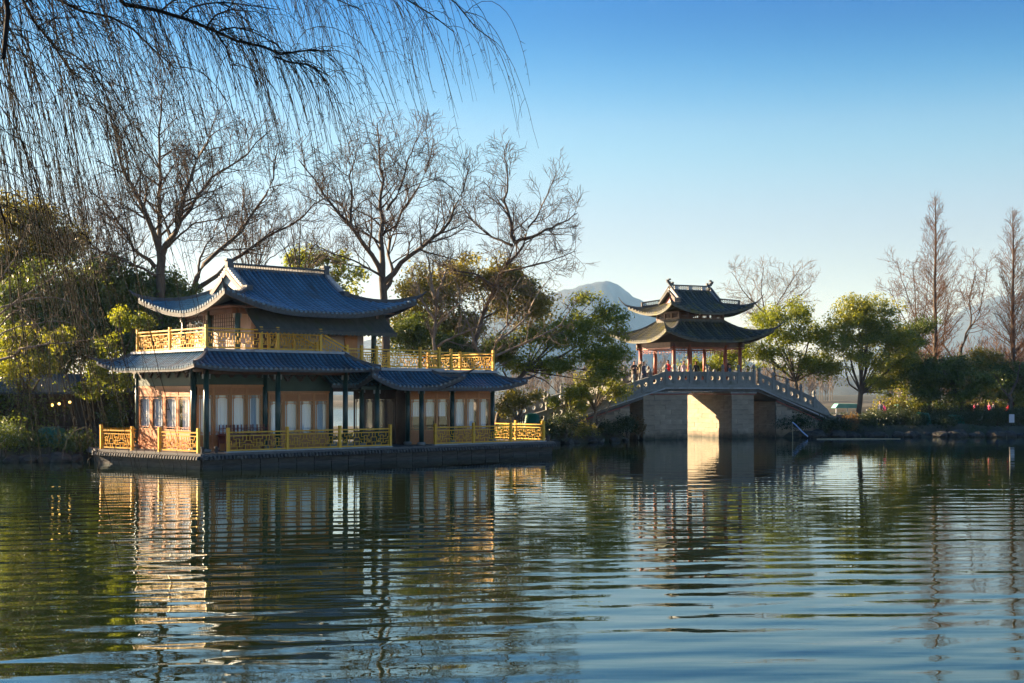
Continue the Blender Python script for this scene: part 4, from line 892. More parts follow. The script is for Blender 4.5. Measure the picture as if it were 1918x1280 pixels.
def leaves(rs, centers, radii, counts, size, up=.5, aspect=.48, dome=.3):
    """leaf rhombs spread through clumps -> verts, faces, tint"""
    cs, out_n, tn = [], [], []
    for c, r, k in zip(centers, radii, counts):
        d = rs.randn(k, 3); d /= np.linalg.norm(d, axis=1, keepdims=True); rad = rs.rand(k, 1) ** (1 / 3.0); rad = dome * np.maximum(rad, .45) + (1 - dome) * rad
        cs.append(np.array(c) + d * rad * np.array(r) * 1.1 + rs.randn(k, 3) * .10); out_n.append(d); tn.append(np.full(k, rs.rand()) * .5)
    C = np.concatenate(cs); O = np.concatenate(out_n); n = len(C)
    nr = O * .6 + rs.randn(n, 3) * .55 + np.array([0, 0, up]); nr /= np.linalg.norm(nr, axis=1, keepdims=True)
    a = np.cross(nr, rs.randn(n, 3)); a /= np.linalg.norm(a, axis=1, keepdims=True) + 1e-9; b = np.cross(nr, a)
    s = size * rs.uniform(.65, 1.3, (n, 1))
    V = np.stack([C - a * s, C + b * s * aspect, C + a * s, C - b * s * aspect], 1).reshape(-1, 3)
    F = np.arange(n * 4).reshape(n, 4); tint = np.repeat(np.clip(np.concatenate(tn) + rs.rand(n) * .5, 0, 1), 4)
    return V, F, tint
def crown_clumps(rs, blobs, nclump, cr):
    """clump centres on and in a few ellipsoid blobs (cx,cy,cz,rx,ry,rz)"""
    vol = np.array([b[3] * b[4] * b[5] for b in blobs]) ** .67; vol /= vol.sum(); C, Rd = [], []
    for _ in range(nclump):
        b = blobs[rs.choice(len(blobs), p=vol)]; d = unit(rs.randn(3)); d[2] = abs(d[2]) if rs.rand() < .65 else d[2]; r_ = rs.uniform(.25, 1.0)
        C.append(np.array(b[:3]) + d * r_ * np.array(b[3:])); s = cr * rs.uniform(.6, 1.35); Rd.append((s, s, s * .78))
    return C, Rd
def leafy_tree(name, label, cat, base, blobs, seed, leaf='leaf_camphor', nclump=70, per=190, cr=.95, size=.13, trunk=(.2, .1), limbs=None, bark='bark', group=None, up=.5, ntrunk=14):
    rs = np.random.RandomState(seed); base = Vector(base); b0 = np.array(base); t = thing(name, base, 0, label, cat, group)
    bl = [tuple(np.array(b[:3]) - b0) + tuple(b[3:]) for b in blobs]
    C, Rd = crown_clumps(rs, bl, nclump, cr)
    V, F, ti = leaves(rs, C, Rd, [int(per * rs.uniform(.6, 1.3)) for _ in C], size, up)
    link('crown', npmesh('crown', V, F, leaf, ti), t)
    tr = Tubes(); cen = np.mean([b[:3] for b in bl], axis=0)
    if limbs:
        for pts, r0, r1 in limbs: tr.add(smoothpath([np.array(p) - b0 for p in pts], 10), np.linspace(r0, r1, 10), 7)
        fork = np.array(limbs[0][0][-1]) - b0
    else:
        fork = np.array([cen[0] * .5, cen[1] * .5, max(.6, cen[2] * .5)]); tr.add(smoothpath([(0, 0, -.3), fork * .5 + rs.randn(3) * .1, fork], 10), np.linspace(trunk[0], trunk[0] * .7, 10), 8)
    for i in rs.choice(len(C), min(ntrunk, len(C)), replace=False):
        e = C[i]; mid = fork * .45 + e * .55 + np.array([0, 0, .3]) + rs.randn(3) * .25
        tr.add(smoothpath([fork, mid, e], 10), np.linspace(trunk[1], .02, 10), 5)
    link('trunk', tr.mesh('trunk', bark), t)
    return t
def shrub(name, label, cat, base, r, seed, leaf='leaf_hedge', n=1500, size=.075, group=None, round_=True, up=.3, stems=6):
    rs = np.random.RandomState(seed); t = thing(name, base, 0, label, cat, group); C, Rd, K = [], [], []
    m = 10 if round_ else 22
    for i in range(m):
        d = unit(rs.randn(3)); d[2] = abs(d[2]) * (1 if round_ else 1.1); k = .5 if round_ else .75
        C.append(np.array([0, 0, r[2] * (.9 if round_ else .6)]) + d * np.array(r) * k * (rs.uniform(.7, 1) if round_ else rs.uniform(.2, 1.1))); q = .55 if round_ else .36; Rd.append((r[0] * q, r[1] * q, r[2] * q)); K.append(n // m)
    if round_: C.append(np.array([0, 0, r[2] * .9])); Rd.append((r[0], r[1], r[2] * .95)); K.append(n)
    V, F, ti = leaves(rs, C, Rd, K, size, up, dome=.9 if round_ else .5); link('foliage', npmesh('foliage', V, F, leaf, ti), t)
    st = Tubes()
    for i in range(stems): e = C[i % len(C)]; st.add(np.array([(rs.randn() * .05, rs.randn() * .05, -.15), e * .5 + rs.randn(3) * .04, e]), np.array([.03, .02, .008]), 4)
    link('stem', st.mesh('stem', 'bark'), t)
    return t
P_ = lambda px, py, Y: tuple(at(px, py, Y))
gz0 = .65

# ---- bare trees behind the boat (skeletons follow the limbs in view)
Y = 76
bare_tree('bare_tree', 'tallest bare tree with forked twin trunk behind the boat\'s upturned left eave', 'tree', [
    ([P_(296, 830, Y), P_(298, 640, Y), P_(300, 540, Y), P_(303, 480, Y)], .36, .26, False),
    ([P_(303, 480, Y), P_(285, 425, Y - .5), P_(250, 355, Y - 1), P_(222, 290, Y - 1.5), P_(205, 200, Y - 2)], .26, .04, .15),
    ([P_(300, 490, Y), P_(296, 420, Y + 1), P_(300, 330, Y + 1.5), P_(296, 240, Y + 2), P_(310, 150, Y + 2)], .22, .03, .15),
    ([P_(303, 480, Y), P_(330, 430, Y - .6), P_(352, 350, Y - 1), P_(385, 270, Y - 1), P_(405, 215, Y - 1.5)], .25, .035, .15),
    ([P_(318, 455, Y), P_(350, 400, Y + 1), P_(400, 330, Y + 2), P_(460, 295, Y + 2), P_(500, 250, Y + 2)], .18, .03, .2),
    ([P_(290, 500, Y), P_(255, 470, Y - 1), P_(215, 400, Y - 2), P_(165, 350, Y - 2.5)], .16, .03, .2),
    ([P_(297, 520, Y), P_(240, 490, Y - 1.5), P_(190, 470, Y - 2.5), P_(120, 430, Y - 3)], .12, .02, .2),
    ([P_(305, 470, Y), P_(360, 420, Y - 2), P_(410, 410, Y - 3), P_(470, 400, Y - 3)], .10, .02, .2)], 11, dens=(2.4, 3.2, 5.0), lenf=(3.5, 2.0, 1.0))
Y = 79
bare_tree('bare_tree', 'bare tree with two long limbs leaning right behind the ridge of the boat roof', 'tree', [
    ([P_(352, 830, Y), P_(356, 640, Y), P_(362, 545, Y)], .34, .26, False),
    ([P_(362, 545, Y), P_(376, 500, Y), P_(430, 455, Y), P_(480, 400, Y - .5), P_(508, 350, Y - 1), P_(520, 280, Y - 1)], .22, .03, .25),
    ([P_(362, 545, Y), P_(400, 520, Y), P_(455, 470, Y + 1), P_(510, 440, Y + 1), P_(560, 410, Y + 1), P_(610, 370, Y + 1)], .2, .03, .3),
    ([P_(372, 520, Y), P_(374, 480, Y + 1), P_(400, 440, Y + 2), P_(420, 390, Y + 2)], .12, .02, .2)], 12, dens=(2.2, 3.2, 4.8), lenf=(3.0, 1.8, .9))
Y = 92
for i, (px, top, lab) in enumerate(((470, 385, 'slim bare tree with upright fan of twigs above the boat roof ridge'), (180, 360, 'slim bare tree with brushy crown standing left of the forked tree'), (90, 330, 'slim bare tree rising among hanging willow strands at far left'), (235, 400, 'small bare tree between the brushy tree and the forked tree'), (560, 400, 'small bare tree just right of the boat roof ridge end'))):
    bare_tree('slim_bare_tree', lab, 'tree', [([P_(px, 800, Y), P_(px + 2, 600, Y), P_(px, 500, Y), P_(px + 4, top, Y)], .17, .02, .35),
              ([P_(px, 560, Y), P_(px - 20, 480, Y), P_(px - 38, top + 50, Y)], .1, .02, .1), ([P_(px, 540, Y), P_(px + 22, 470, Y + 1), P_(px + 45, top + 40, Y)], .1, .02, .1),
              ([P_(px, 520, Y), P_(px - 10, 460, Y + 1), P_(px - 16, top + 20, Y)], .08, .02, .1), ([P_(px, 530, Y), P_(px + 30, 490, Y + 1), P_(px + 75, top + 70, Y)], .08, .02, .1)], 40 + i, dens=(2.2, 2.6, 3), lenf=(3.0, 1.6, .8), spread=(18, 45), upw=.3, maxlev=1 if i > 1 else 2, group='slim bare trees behind the boat')
Y = 82
bare_tree('bare_tree', 'large bare tree with three spreading limbs right of the boat\'s upper roof', 'tree', [
    ([P_(722, 830, Y), P_(722, 640, Y), P_(720, 560, Y), P_(716, 520, Y)], .33, .23, False),
    ([P_(716, 520, Y), P_(706, 490, Y), P_(660, 430, Y - 1), P_(622, 385, Y - 1.5), P_(590, 340, Y - 2), P_(560, 300, Y - 2)], .24, .03, .2),
    ([P_(716, 520, Y), P_(713, 450, Y + .5), P_(716, 390, Y + 1), P_(712, 320, Y + 1), P_(706, 230, Y + 1)], .25, .03, .15),
    ([P_(718, 530, Y), P_(745, 500, Y), P_(790, 462, Y - 1), P_(830, 430, Y - 1.5), P_(858, 385, Y - 2), P_(880, 310, Y - 2)], .24, .03, .2),
    ([P_(720, 545, Y), P_(738, 520, Y + 1), P_(728, 470, Y + 2), P_(750, 400, Y + 3), P_(800, 330, Y + 3), P_(812, 260, Y + 3)], .18, .03, .2),
    ([P_(718, 520, Y), P_(690, 500, Y - 1), P_(640, 480, Y - 2), P_(600, 470, Y - 2)], .12, .02, .2),
    ([P_(655, 425, Y - 1), P_(660, 370, Y - 1), P_(655, 330, Y - 1), P_(672, 270, Y - 1)], .12, .02, .1),
    ([P_(724, 395, Y + 1), P_(750, 355, Y + 1), P_(765, 300, Y + 1), P_(790, 240, Y + 1)], .12, .02, .1)], 13, dens=(2.4, 3.2, 5.0), lenf=(3.3, 2.0, 1.0))
Y = 84
bare_tree('bare_tree', 'bare tree leaning right with wide crown behind the terrace end of the boat', 'tree', [
    ([P_(872, 830, Y), P_(880, 680, Y), P_(900, 600, Y), P_(925, 540, Y), P_(948, 495, Y), P_(965, 455, Y)], .36, .22, .6),
    ([P_(965, 455, Y), P_(955, 410, Y), P_(945, 380, Y), P_(950, 330, Y), P_(945, 280, Y)], .16, .025, .1),
    ([P_(965, 455, Y), P_(1000, 440, Y - 1), P_(1040, 425, Y - 1.5), P_(1080, 400, Y - 2)], .16, .025, .15),
    ([P_(948, 495, Y), P_(975, 470, Y + 1), P_(990, 430, Y + 1), P_(1020, 380, Y + 1.5), P_(1040, 330, Y + 1.5)], .14, .025, .15),
    ([P_(960, 460, Y), P_(920, 445, Y + 1), P_(890, 420, Y + 1), P_(860, 380, Y + 2)], .12, .02, .15),
    ([P_(925, 540, Y), P_(905, 520, Y - 1), P_(880, 510, Y - 1.5), P_(840, 505, Y - 2), P_(800, 480, Y - 2)], .12, .02, .2),
    ([P_(940, 510, Y), P_(985, 500, Y - 1), P_(1030, 490, Y - 1), P_(1080, 470, Y - 1)], .1, .02, .2)], 14, dens=(2.4, 3.2, 5.0), lenf=(2.9, 1.8, .95))
Y = 81
bare_tree('pollarded_tree', 'pale pollarded tree with stubby trunk and upright shoots behind the terrace railing', 'tree', [
    ([P_(812, 830, Y), P_(813, 700, Y), P_(814, 620, Y), P_(815, 560, Y)], .36, .30, .7),
    ([P_(815, 560, Y), P_(806, 520, Y), P_(800, 470, Y)], .14, .03, .1), ([P_(816, 560, Y), P_(830, 515, Y), P_(850, 470, Y)], .14, .03, .1), ([P_(814, 600, Y), P_(790, 560, Y), P_(770, 500, Y)], .1, .02, .1),
    ([P_(816, 610, Y), P_(850, 580, Y), P_(880, 550, Y)], .1, .02, .1), ([P_(820, 650, Y), P_(860, 625, Y - 1), P_(905, 610, Y - 1), P_(930, 580, Y - 1)], .12, .02, .15)], 15, dens=(2.6, 3.0, 3), lenf=(2.2, 1.1, .55), bark='bark_pale', twig='twig_pale', upw=.3)
Y = 80
bare_tree('pale_thicket', 'tangled thicket of pale bare branches around the leaning tree', 'tree', [
    ([P_(905, 830, Y), P_(912, 700, Y), P_(930, 640, Y), P_(960, 600, Y)], .16, .06, .3), ([P_(912, 700, Y), P_(890, 640, Y), P_(870, 590, Y), P_(855, 530, Y)], .1, .02, .1),
    ([P_(930, 640, Y), P_(985, 600, Y), P_(1005, 550, Y), P_(1030, 520, Y)], .1, .02, .1), ([P_(950, 610, Y), P_(950, 560, Y), P_(975, 520, Y)], .08, .02, .1), ([P_(920, 670, Y), P_(990, 640, Y), P_(1050, 610, Y), P_(1080, 560, Y)], .1, .02, .1)], 16, dens=(2.6, 3.2, 3), lenf=(2.0, 1.1, .55), bark='bark_pale', twig='twig_pale', upw=.1, spread=(30, 80))
# lit bare branches over the left bank
Y = 65.5
bare_tree('overhanging_bare_tree', 'bare tree with pale sunlit crooked branches reaching over the left bank', 'tree', [
    ([P_(-60, 850, Y), P_(-55, 740, Y), P_(-40, 690, Y)], .25, .18, False),
    ([P_(-40, 690, Y), P_(20, 668, Y), P_(60, 650, Y - .3), P_(120, 642, Y - .6), P_(180, 634, Y - 1)], .11, .02, .15),
    ([P_(-45, 700, Y), P_(-10, 620, Y), P_(35, 575, Y), P_(60, 600, Y), P_(72, 632, Y)], .08, .02, .1),
    ([P_(-45, 700, Y), P_(-20, 580, Y), P_(60, 560, Y), P_(120, 555, Y), P_(165, 590, Y), P_(180, 612, Y)], .09, .02, .1),
    ([P_(-40, 690, Y), P_(-10, 540, Y), P_(30, 480, Y), P_(60, 400, Y)], .1, .02, .1), ([P_(-20, 600, Y), P_(60, 545, Y), P_(130, 500, Y), P_(190, 480, Y)], .08, .02, .1),
    ([P_(-30, 640, Y), P_(40, 610, Y - 1), P_(110, 600, Y - 1), P_(150, 610, Y - 1)], .07, .015, .1)], 17, dens=(1.6, 2.2, 2.4), lenf=(1.7, .9, .45), bark='bark_pale', twig='twig_pale', upw=-.02, spread=(30, 75))

# ---- evergreens on the left bank and behind the boat
def blob(px, py, Y, rx, ry, rz): p = at(px, py, Y); return (p.x, p.y, p.z, rx, ry, rz)
G = lambda px, Y: (at(px, 0, Y).x, Y, gz0 - .2)
leafy_tree('evergreen_tree', 'tall dark evergreen with yellow-green top at the far left edge', 'tree', G(20, 80), [blob(30, 430, 80, 2.6, 2.4, 2.6), blob(90, 470, 81, 2.2, 2.2, 2.6), blob(10, 520, 80, 2.6, 2.4, 3)], 21, 'leaf_olive', 150, 150, .8, .125)
leafy_tree('evergreen_tree', 'dense dark evergreen filling the bank left of the forked bare tree', 'tree', G(110, 75), [blob(90, 600, 75, 3.2, 2.4, 3.2), blob(180, 560, 76, 2.8, 2.2, 2.8), blob(40, 660, 74, 2.6, 2.2, 2.6), blob(150, 660, 74, 2.8, 2, 2.4)], 22, 'leaf_dark', 230, 170, .9, .125)
leafy_tree('evergreen_tree', 'dark evergreen directly behind the boat\'s upturned left eave', 'tree', G(235, 76), [blob(230, 580, 76, 2.4, 2.2, 2.4), blob(290, 560, 78, 2.2, 2.0, 2.0), blob(240, 650, 75, 2.6, 2, 2.4), blob(330, 600, 77, 2.0, 2.0, 2.0)], 23, 'leaf_dark', 170, 160, .85, .125)
leafy_tree('broadleaf_shrub', 'sunlit yellow-green broadleaf shrub beside the left end of the upper railing', 'shrub', G(212, 69), [blob(232, 600, 69, .9, .8, .8), blob(205, 650, 68.5, .8, .8, .8), blob(265, 615, 69.5, .8, .8, .7), blob(190, 705, 67.5, .9, .8, .7), blob(235, 715, 67.8, .8, .7, .8), blob(160, 735, 67, .9, .7, .6)], 24, 'leaf_bright', 46, 90, .42, .105, trunk=(.1, .05))
leafy_tree('broadleaf_shrub', 'sunlit shrub with loose yellow-green leaves at the left edge of the bank', 'shrub', G(40, 68), [blob(30, 640, 68, 1.2, .8, 1.2), blob(80, 690, 67.5, 1.2, .8, .8), blob(15, 700, 67, 1.0, .8, .9), blob(110, 640, 69, 1.0, .8, .8)], 25, 'leaf_camphor', 50, 90, .5, .1, trunk=(.1, .05))
leafy_tree('evergreen_tree', 'yellowish evergreen peeking over the boat roof ridge', 'tree', G(600, 95), [blob(570, 495, 95, 1.6, 1.5, 1.5), blob(640, 520, 95, 1.8, 1.5, 1.8), blob(600, 560, 95, 2.6, 2, 2.2)], 26, 'leaf_bright', 50, 150, .8, .14)
leafy_tree('evergreen_tree', 'big olive evergreen behind the pollarded tree and boat terrace', 'tree', G(850, 90), [blob(800, 560, 90, 2.2, 2.2, 2.2), blob(880, 530, 91, 2.6, 2.4, 2.0), blob(950, 545, 92, 2.4, 2.2, 2.2), blob(770, 630, 89, 2.0, 2, 2.2), blob(990, 590, 92, 2.2, 2, 2.2), blob(850, 620, 90, 2.4, 2, 2)], 27, 'leaf_olive', 210, 170, .85, .125)
leafy_tree('evergreen_tree', 'dark low evergreen just behind the boat terrace railing', 'tree', G(790, 84), [blob(770, 640, 84, 1.8, 1.6, 1.6), blob(850, 660, 84, 1.8, 1.6, 1.2), blob(940, 665, 85, 1.8, 1.6, 1.4)], 28, 'leaf_dark', 80, 150, .75, .12)
Y = 84.5
leafy_tree('camphor_tree', 'evergreen camphor with a dark arching limb between the boat and the bridge', 'tree', P_(925, 830, Y), [blob(1000, 640, Y, 1.8, 1.6, 1.3), blob(1080, 620, Y + 1, 2.0, 1.8, 1.5), blob(1140, 600, Y + 2, 1.5, 1.5, 1.3), blob(1120, 670, Y + 1, 1.9, 1.6, 1.2), blob(1040, 690, Y, 1.8, 1.5, .9), blob(1095, 565, Y + 2, 1.1, 1.1, .8), blob(1150, 640, Y + 2, 1.2, 1.2, 1.1), blob(965, 690, Y, 1.3, 1.2, .8), blob(1135, 700, Y + 1, 1.4, 1.2, .9), blob(1160, 670, Y + 2, 1.0, 1.0, .9), blob(1060, 650, Y, 1.6, 1.4, 1.0)], 29, 'leaf_bright', 250, 95, .52, .095,
           limbs=[([P_(925, 830, Y), P_(935, 770, Y), P_(958, 725, Y), P_(985, 695, Y)], .2, .15), ([P_(985, 695, Y), P_(1020, 680, Y), P_(1050, 668, Y), P_(1080, 650, Y)], .14, .05), ([P_(958, 725, Y), P_(940, 690, Y), P_(965, 660, Y)], .07, .03), ([P_(985, 700, Y), P_(1020, 712, Y), P_(1045, 735, Y)], .05, .02)], trunk=(.16, .06), bark='bark')
leafy_tree('camphor_tree', 'low spreading evergreen in front of the bridge\'s left ramp', 'tree', G(1110, 88.5), [blob(1110, 720, 88.5, 1.7, 1.2, 1.0), blob(1150, 735, 89, 1.2, 1.0, .8), blob(1080, 745, 88, 1.3, 1.1, .8), blob(1130, 690, 89, 1.3, 1.1, .8)], 131, 'leaf_camphor', 80, 100, .48, .085, trunk=(.1, .05))
leafy_tree('round_shrub', 'rounded olive tree standing behind the boat\'s end railing left of the statue', 'tree', G(968, 83), [blob(968, 755, 83, 1.25, 1.0, .85), blob(945, 775, 83, .9, .8, .6), blob(1000, 745, 83.5, .6, .6, .5)], 30, 'leaf_olive', 36, 130, .4, .08, trunk=(.08, .04))
leafy_tree('camphor_sapling', 'young leafy tree in front of the bridge\'s left abutment', 'tree', G(1070, 87), [blob(1070, 740, 87, .9, .8, .8), blob(1040, 755, 87, .6, .6, .5), blob(1092, 770, 87, .6, .6, .6)], 31, 'leaf_camphor', 24, 90, .42, .09, trunk=(.07, .03))
Y = 88.3
bare_tree('bare_bush', 'pale bare multi-stemmed bush against the left bridge abutment', 'bush', [
    ([P_(1108, 810, Y), P_(1112, 780, Y), P_(1125, 755, Y)], .08, .05, .3), ([P_(1106, 812, Y), P_(1095, 780, Y), P_(1088, 740, Y), P_(1080, 715, Y)], .06, .02, .2), ([P_(1110, 812, Y), P_(1135, 775, Y), P_(1150, 740, Y), P_(1160, 720, Y)], .06, .02, .2),
    ([P_(1104, 812, Y), P_(1085, 790, Y), P_(1065, 755, Y), P_(1060, 730, Y)], .05, .02, .2), ([P_(1108, 812, Y), P_(1118, 770, Y), P_(1112, 720, Y), P_(1120, 690, Y)], .06, .02, .2)], 18, dens=(4, 5, 4), lenf=(1.1, .6, .35), bark='bark_pale', twig='twig_pale', upw=.1, spread=(25, 70), rmin=.008)

# ---- right bank trees
def cam_tree(px, Y, blobs, seed, label, limbs, leaf='leaf_camphor', n=190, per=95, cr=.56, size=.105, **k): leafy_tree('camphor_tree', label, 'tree', P_(px, 800, Y), blobs, seed, leaf, n, per, cr, size, limbs=limbs, trunk=(.16, .07), ntrunk=18, group='camphor trees along the causeway', **k)
Y = 106
cam_tree(1490, Y, [blob(1440, 610, Y, 2.2, 2, 1.8), blob(1495, 595, Y, 2.0, 2, 2.0), blob(1530, 640, Y, 2.0, 2, 2.0), blob(1450, 670, Y, 2.2, 2, 1.5), blob(1510, 690, Y, 1.8, 1.7, 1.2), blob(1400, 650, Y, 1.6, 1.6, 1.4), blob(1545, 690, Y, 1.5, 1.5, 1.2), blob(1470, 640, Y, 2.2, 2.0, 1.8)], 61, 'sunlit yellow-green camphor tree right behind the bridge pavilion',
         [([P_(1500, 800, Y), P_(1496, 750, Y), P_(1490, 715, Y)], .2, .15), ([P_(1490, 715, Y), P_(1450, 680, Y), P_(1420, 650, Y)], .1, .04), ([P_(1490, 715, Y), P_(1510, 660, Y), P_(1520, 610, Y)], .1, .04)], 'leaf_bright', n=240)
cam_tree(1330, 110, [blob(1320, 690, 110, 2.4, 1.6, 1.2), blob(1380, 670, 110, 1.8, 1.6, 1.4), blob(1345, 650, 110, 1.4, 1.4, 1.0)], 62, 'yellow-green camphor foliage seen between the pavilion columns', None, 'leaf_bright', n=95)
Y = 105
cam_tree(1610, Y, [blob(1600, 610, Y, 2.4, 2.2, 2.2), blob(1640, 590, Y, 2.2, 2, 1.8), blob(1570, 650, Y, 1.8, 1.8, 1.8), blob(1660, 640, Y, 2.2, 2, 2.0), blob(1620, 680, Y, 2.4, 2, 1.4), blob(1690, 690, Y, 1.8, 1.8, 1.4), blob(1600, 570, Y, 1.3, 1.3, .9), blob(1565, 700, Y, 1.4, 1.4, 1.2), blob(1650, 720, Y, 1.6, 1.5, 1.1), blob(1625, 640, Y, 2.6, 2.2, 2.2), blob(1700, 650, Y, 1.8, 1.7, 1.6), blob(1715, 730, Y, 1.7, 1.5, 1.1)], 63, 'largest rounded camphor tree with forked pale trunk on the causeway',
         [([P_(1603, 800, Y), P_(1610, 760, Y), P_(1612, 735, Y)], .24, .2), ([P_(1612, 735, Y), P_(1600, 700, Y), P_(1590, 660, Y)], .12, .05), ([P_(1612, 740, Y), P_(1640, 715, Y), P_(1680, 680, Y), P_(1710, 660, Y)], .13, .05), ([P_(1612, 735, Y), P_(1622, 690, Y), P_(1625, 630, Y)], .12, .05), ([P_(1612, 735, Y), P_(1590, 720, Y), P_(1583, 690, Y)], .09, .04)], n=360)
Y = 109
cam_tree(1700, Y, [blob(1700, 640, Y, 2.0, 1.8, 1.6), blob(1725, 620, Y, 1.4, 1.4, 1.4), blob(1690, 690, Y, 2.2, 1.8, 1.4), blob(1655, 720, Y, 1.6, 1.5, 1.0)], 64, 'darker camphor tree half hidden behind the largest one', [([P_(1690, 800, Y), P_(1692, 760, Y), P_(1694, 720, Y)], .2, .16)], 'leaf_dark', n=140)
for i, (px, py, Y, s, lab) in enumerate(((1740, 712, 104, 2.0, 'dark dense evergreen over the green bins on the causeway'), (1800, 715, 103, 2.3, 'dark dense evergreen in the middle of the causeway'), (1845, 695, 108, 2.0, 'dark dense evergreen right of the tall conifer'), (1895, 720, 106, 2.2, 'dark dense evergreen at the right edge of the picture'), (1960, 715, 106, 2.6, 'dark dense evergreen beyond the right edge'))):
    leafy_tree('dense_evergreen', lab, 'tree', P_(px, 800, Y), [blob(px - 20, py, Y, s, s * .8, s * .62), blob(px + 25, py + 8, Y, s, s * .8, s * .6), blob(px, py - 22, Y + .5, s * .8, s * .7, s * .5), blob(px + 5, py + 30, Y - .3, s * 1.1, s * .7, s * .4)], 70 + i, 'leaf_dark' if i != 2 else 'leaf_olive', 140, 95, .52, .10, trunk=(.12, .05), group='dense evergreens on the causeway')
def conifer(px, top, base, Y, label, seed):
    rs = np.random.RandomState(seed); b = np.array(P_(px, base, Y)); H = at(px, top, Y).z - b[2]; t = thing('bare_conifer', b, 0, label, 'tree', 'bare conifers on the causeway'); tr = Tubes(); tw = Tubes()
    zs = np.linspace(0, H, 12); tr.add(np.stack([rs.randn(12) * .03, rs.randn(12) * .03, zs], 1), np.linspace(.30, .03, 12), 8)
    for i in range(200):
        z = H * (.18 + .80 * (i + rs.rand()) / 200); f = 1 - z / H; L = (.4 + 5.4 * f ** .85 * min(1, (z / H) * 2.2 + .25)) * rs.uniform(.6, 1.1); az = rs.rand() * 6.283; d = np.array([math.cos(az), math.sin(az), .55 + .5 * (1 - f)]); d = unit(d); p = np.array([0, 0, z]); pts = [p]
        for j in range(5): d = unit(d + np.array([0, 0, .10]) + rs.randn(3) * .08); pts.append(pts[-1] + d * L / 5)
        pts = np.array(pts); r = .012 + .035 * f; tw.add(pts, np.linspace(r, .010, 6), 4); grow(rs, tw, pts, r, .01, 1, 2, (1, 3.2, 3.0), (25, 60), .15, (1, .9, .5), start=.2, rmin=.009)
    link('trunk', tr.mesh('trunk', 'bark'), t); link('crown', tw.mesh('crown', 'twig_red'), t)
conifer(1752, 368, 800, 112, 'tallest bare conifer with straight dark trunk on the causeway', 81)
conifer(1897, 395, 800, 110, 'bare conifer with straight trunk near the right edge', 82)
conifer(1935, 430, 800, 114, 'bare conifer cut by the right edge of the picture', 83)
Y = 115
bare_tree('bare_tree', 'bare tree spreading behind the right roof corner of the bridge pavilion', 'tree', [([P_(1455, 810, Y), P_(1452, 700, Y), P_(1440, 620, Y), P_(1410, 580, Y)], .25, .14, .7), ([P_(1440, 620, Y), P_(1430, 585, Y), P_(1395, 550, Y), P_(1370, 510, Y)], .12, .02, .2), ([P_(1445, 640, Y), P_(1455, 570, Y), P_(1480, 530, Y), P_(1500, 500, Y)], .12, .02, .2), ([P_(1440, 610, Y), P_(1425, 550, Y), P_(1430, 500, Y)], .1, .02, .2), ([P_(1450, 590, Y), P_(1490, 560, Y), P_(1520, 535, Y)], .09, .02, .2)], 84, dens=(2.2, 3.0, 4.4), lenf=(3.2, 1.7, .8), twig='twig_pale', maxlev=2)
Y = 117
bare_tree('bare_tree', 'bare tree with curving limbs right of the tallest conifer', 'tree', [([P_(1830, 810, Y), P_(1815, 740, Y), P_(1795, 690, Y), P_(1800, 650, Y)], .25, .16, False), ([P_(1800, 650, Y), P_(1820, 600, Y), P_(1815, 560, Y), P_(1830, 500, Y)], .14, .02, .2), ([P_(1795, 690, Y), P_(1765, 640, Y), P_(1775, 570, Y), P_(1790, 520, Y)], .12, .02, .2), ([P_(1800, 655, Y), P_(1835, 580, Y), P_(1850, 500, Y)], .1, .02, .2), ([P_(1795, 690, Y), P_(1840, 660, Y), P_(1850, 655, Y)], .1, .02, .3)], 85, dens=(2.2, 3.0, 4.4), lenf=(3.2, 1.7, .8), twig='twig_red')
bare_tree('bare_tree', 'slender bare tree left of the tallest conifer', 'tree', [([P_(1722, 810, Y), P_(1720, 680, Y), P_(1716, 600, Y), P_(1710, 490, Y)], .2, .02, .3), ([P_(1720, 650, Y), P_(1690, 590, Y), P_(1665, 540, Y)], .09, .02, .2), ([P_(1718, 640, Y), P_(1735, 570, Y), P_(1740, 500, Y)], .09, .02, .2), ([P_(1718, 610, Y), P_(1695, 540, Y), P_(1680, 490, Y)], .08, .02, .2)], 86, dens=(2.2, 3.0, 4.4), lenf=(3.0, 1.6, .8), twig='twig_red')
bare_tree('bare_tree', 'dark crooked bare tree at the right edge of the causeway', 'tree', [([P_(1895, 815, 102), P_(1893, 770, 102), P_(1890, 742, 102)], .2, .16, False), ([P_(1890, 742, 102), P_(1905, 715, 102), P_(1912, 680, 102)], .12, .03, .3), ([P_(1890, 742, 102), P_(1878, 730, 102), P_(1862, 700, 102)], .1, .02, .3)], 87, dens=(1.2, 2, 3), lenf=(1.6, .9, .5), maxlev=1)

# ---- far woods across the lake
def far_wood(name, x0, x1, Y0, Y1, n, h, seed, m, label):
    rs = np.random.RandomState(seed); tw = Tubes()
    for i in range(n):
        y = rs.uniform(Y0, Y1); px = rs.uniform(x0, x1); x = (px - 959) / FPX * y; H = h * rs.uniform(.65, 1.15); p = np.array([x, y, .8])
        tw.add(np.array([p, p + [0, 0, H * .5], p + [0, 0, H]]), np.array([.11, .07, .02]) * H / 14, 4)
        for j in range(34):
            z = H * rs.uniform(.2, .95); az = rs.rand() * 6.283; L = H * .24 * (1.1 - z / H) + .4; d = np.array([math.cos(az), math.sin(az), .9 + rs.rand()]); d = unit(d); q = p + [0, 0, z]
            tw.add(np.array([q, q + d * L * .6 + rs.randn(3) * .1, q + d * L * 1.2 + [0, 0, L * .3]]), np.array([.05, .04, .028]), 3)
    tag(link(name, tw.mesh(name, m)), label, 'woods', kind='stuff')
land('far_islet', [(20, 228), (60, 222), (150, 225), (240, 228), (240, 300), (20, 300)], 0.8, step=3, seed=21)
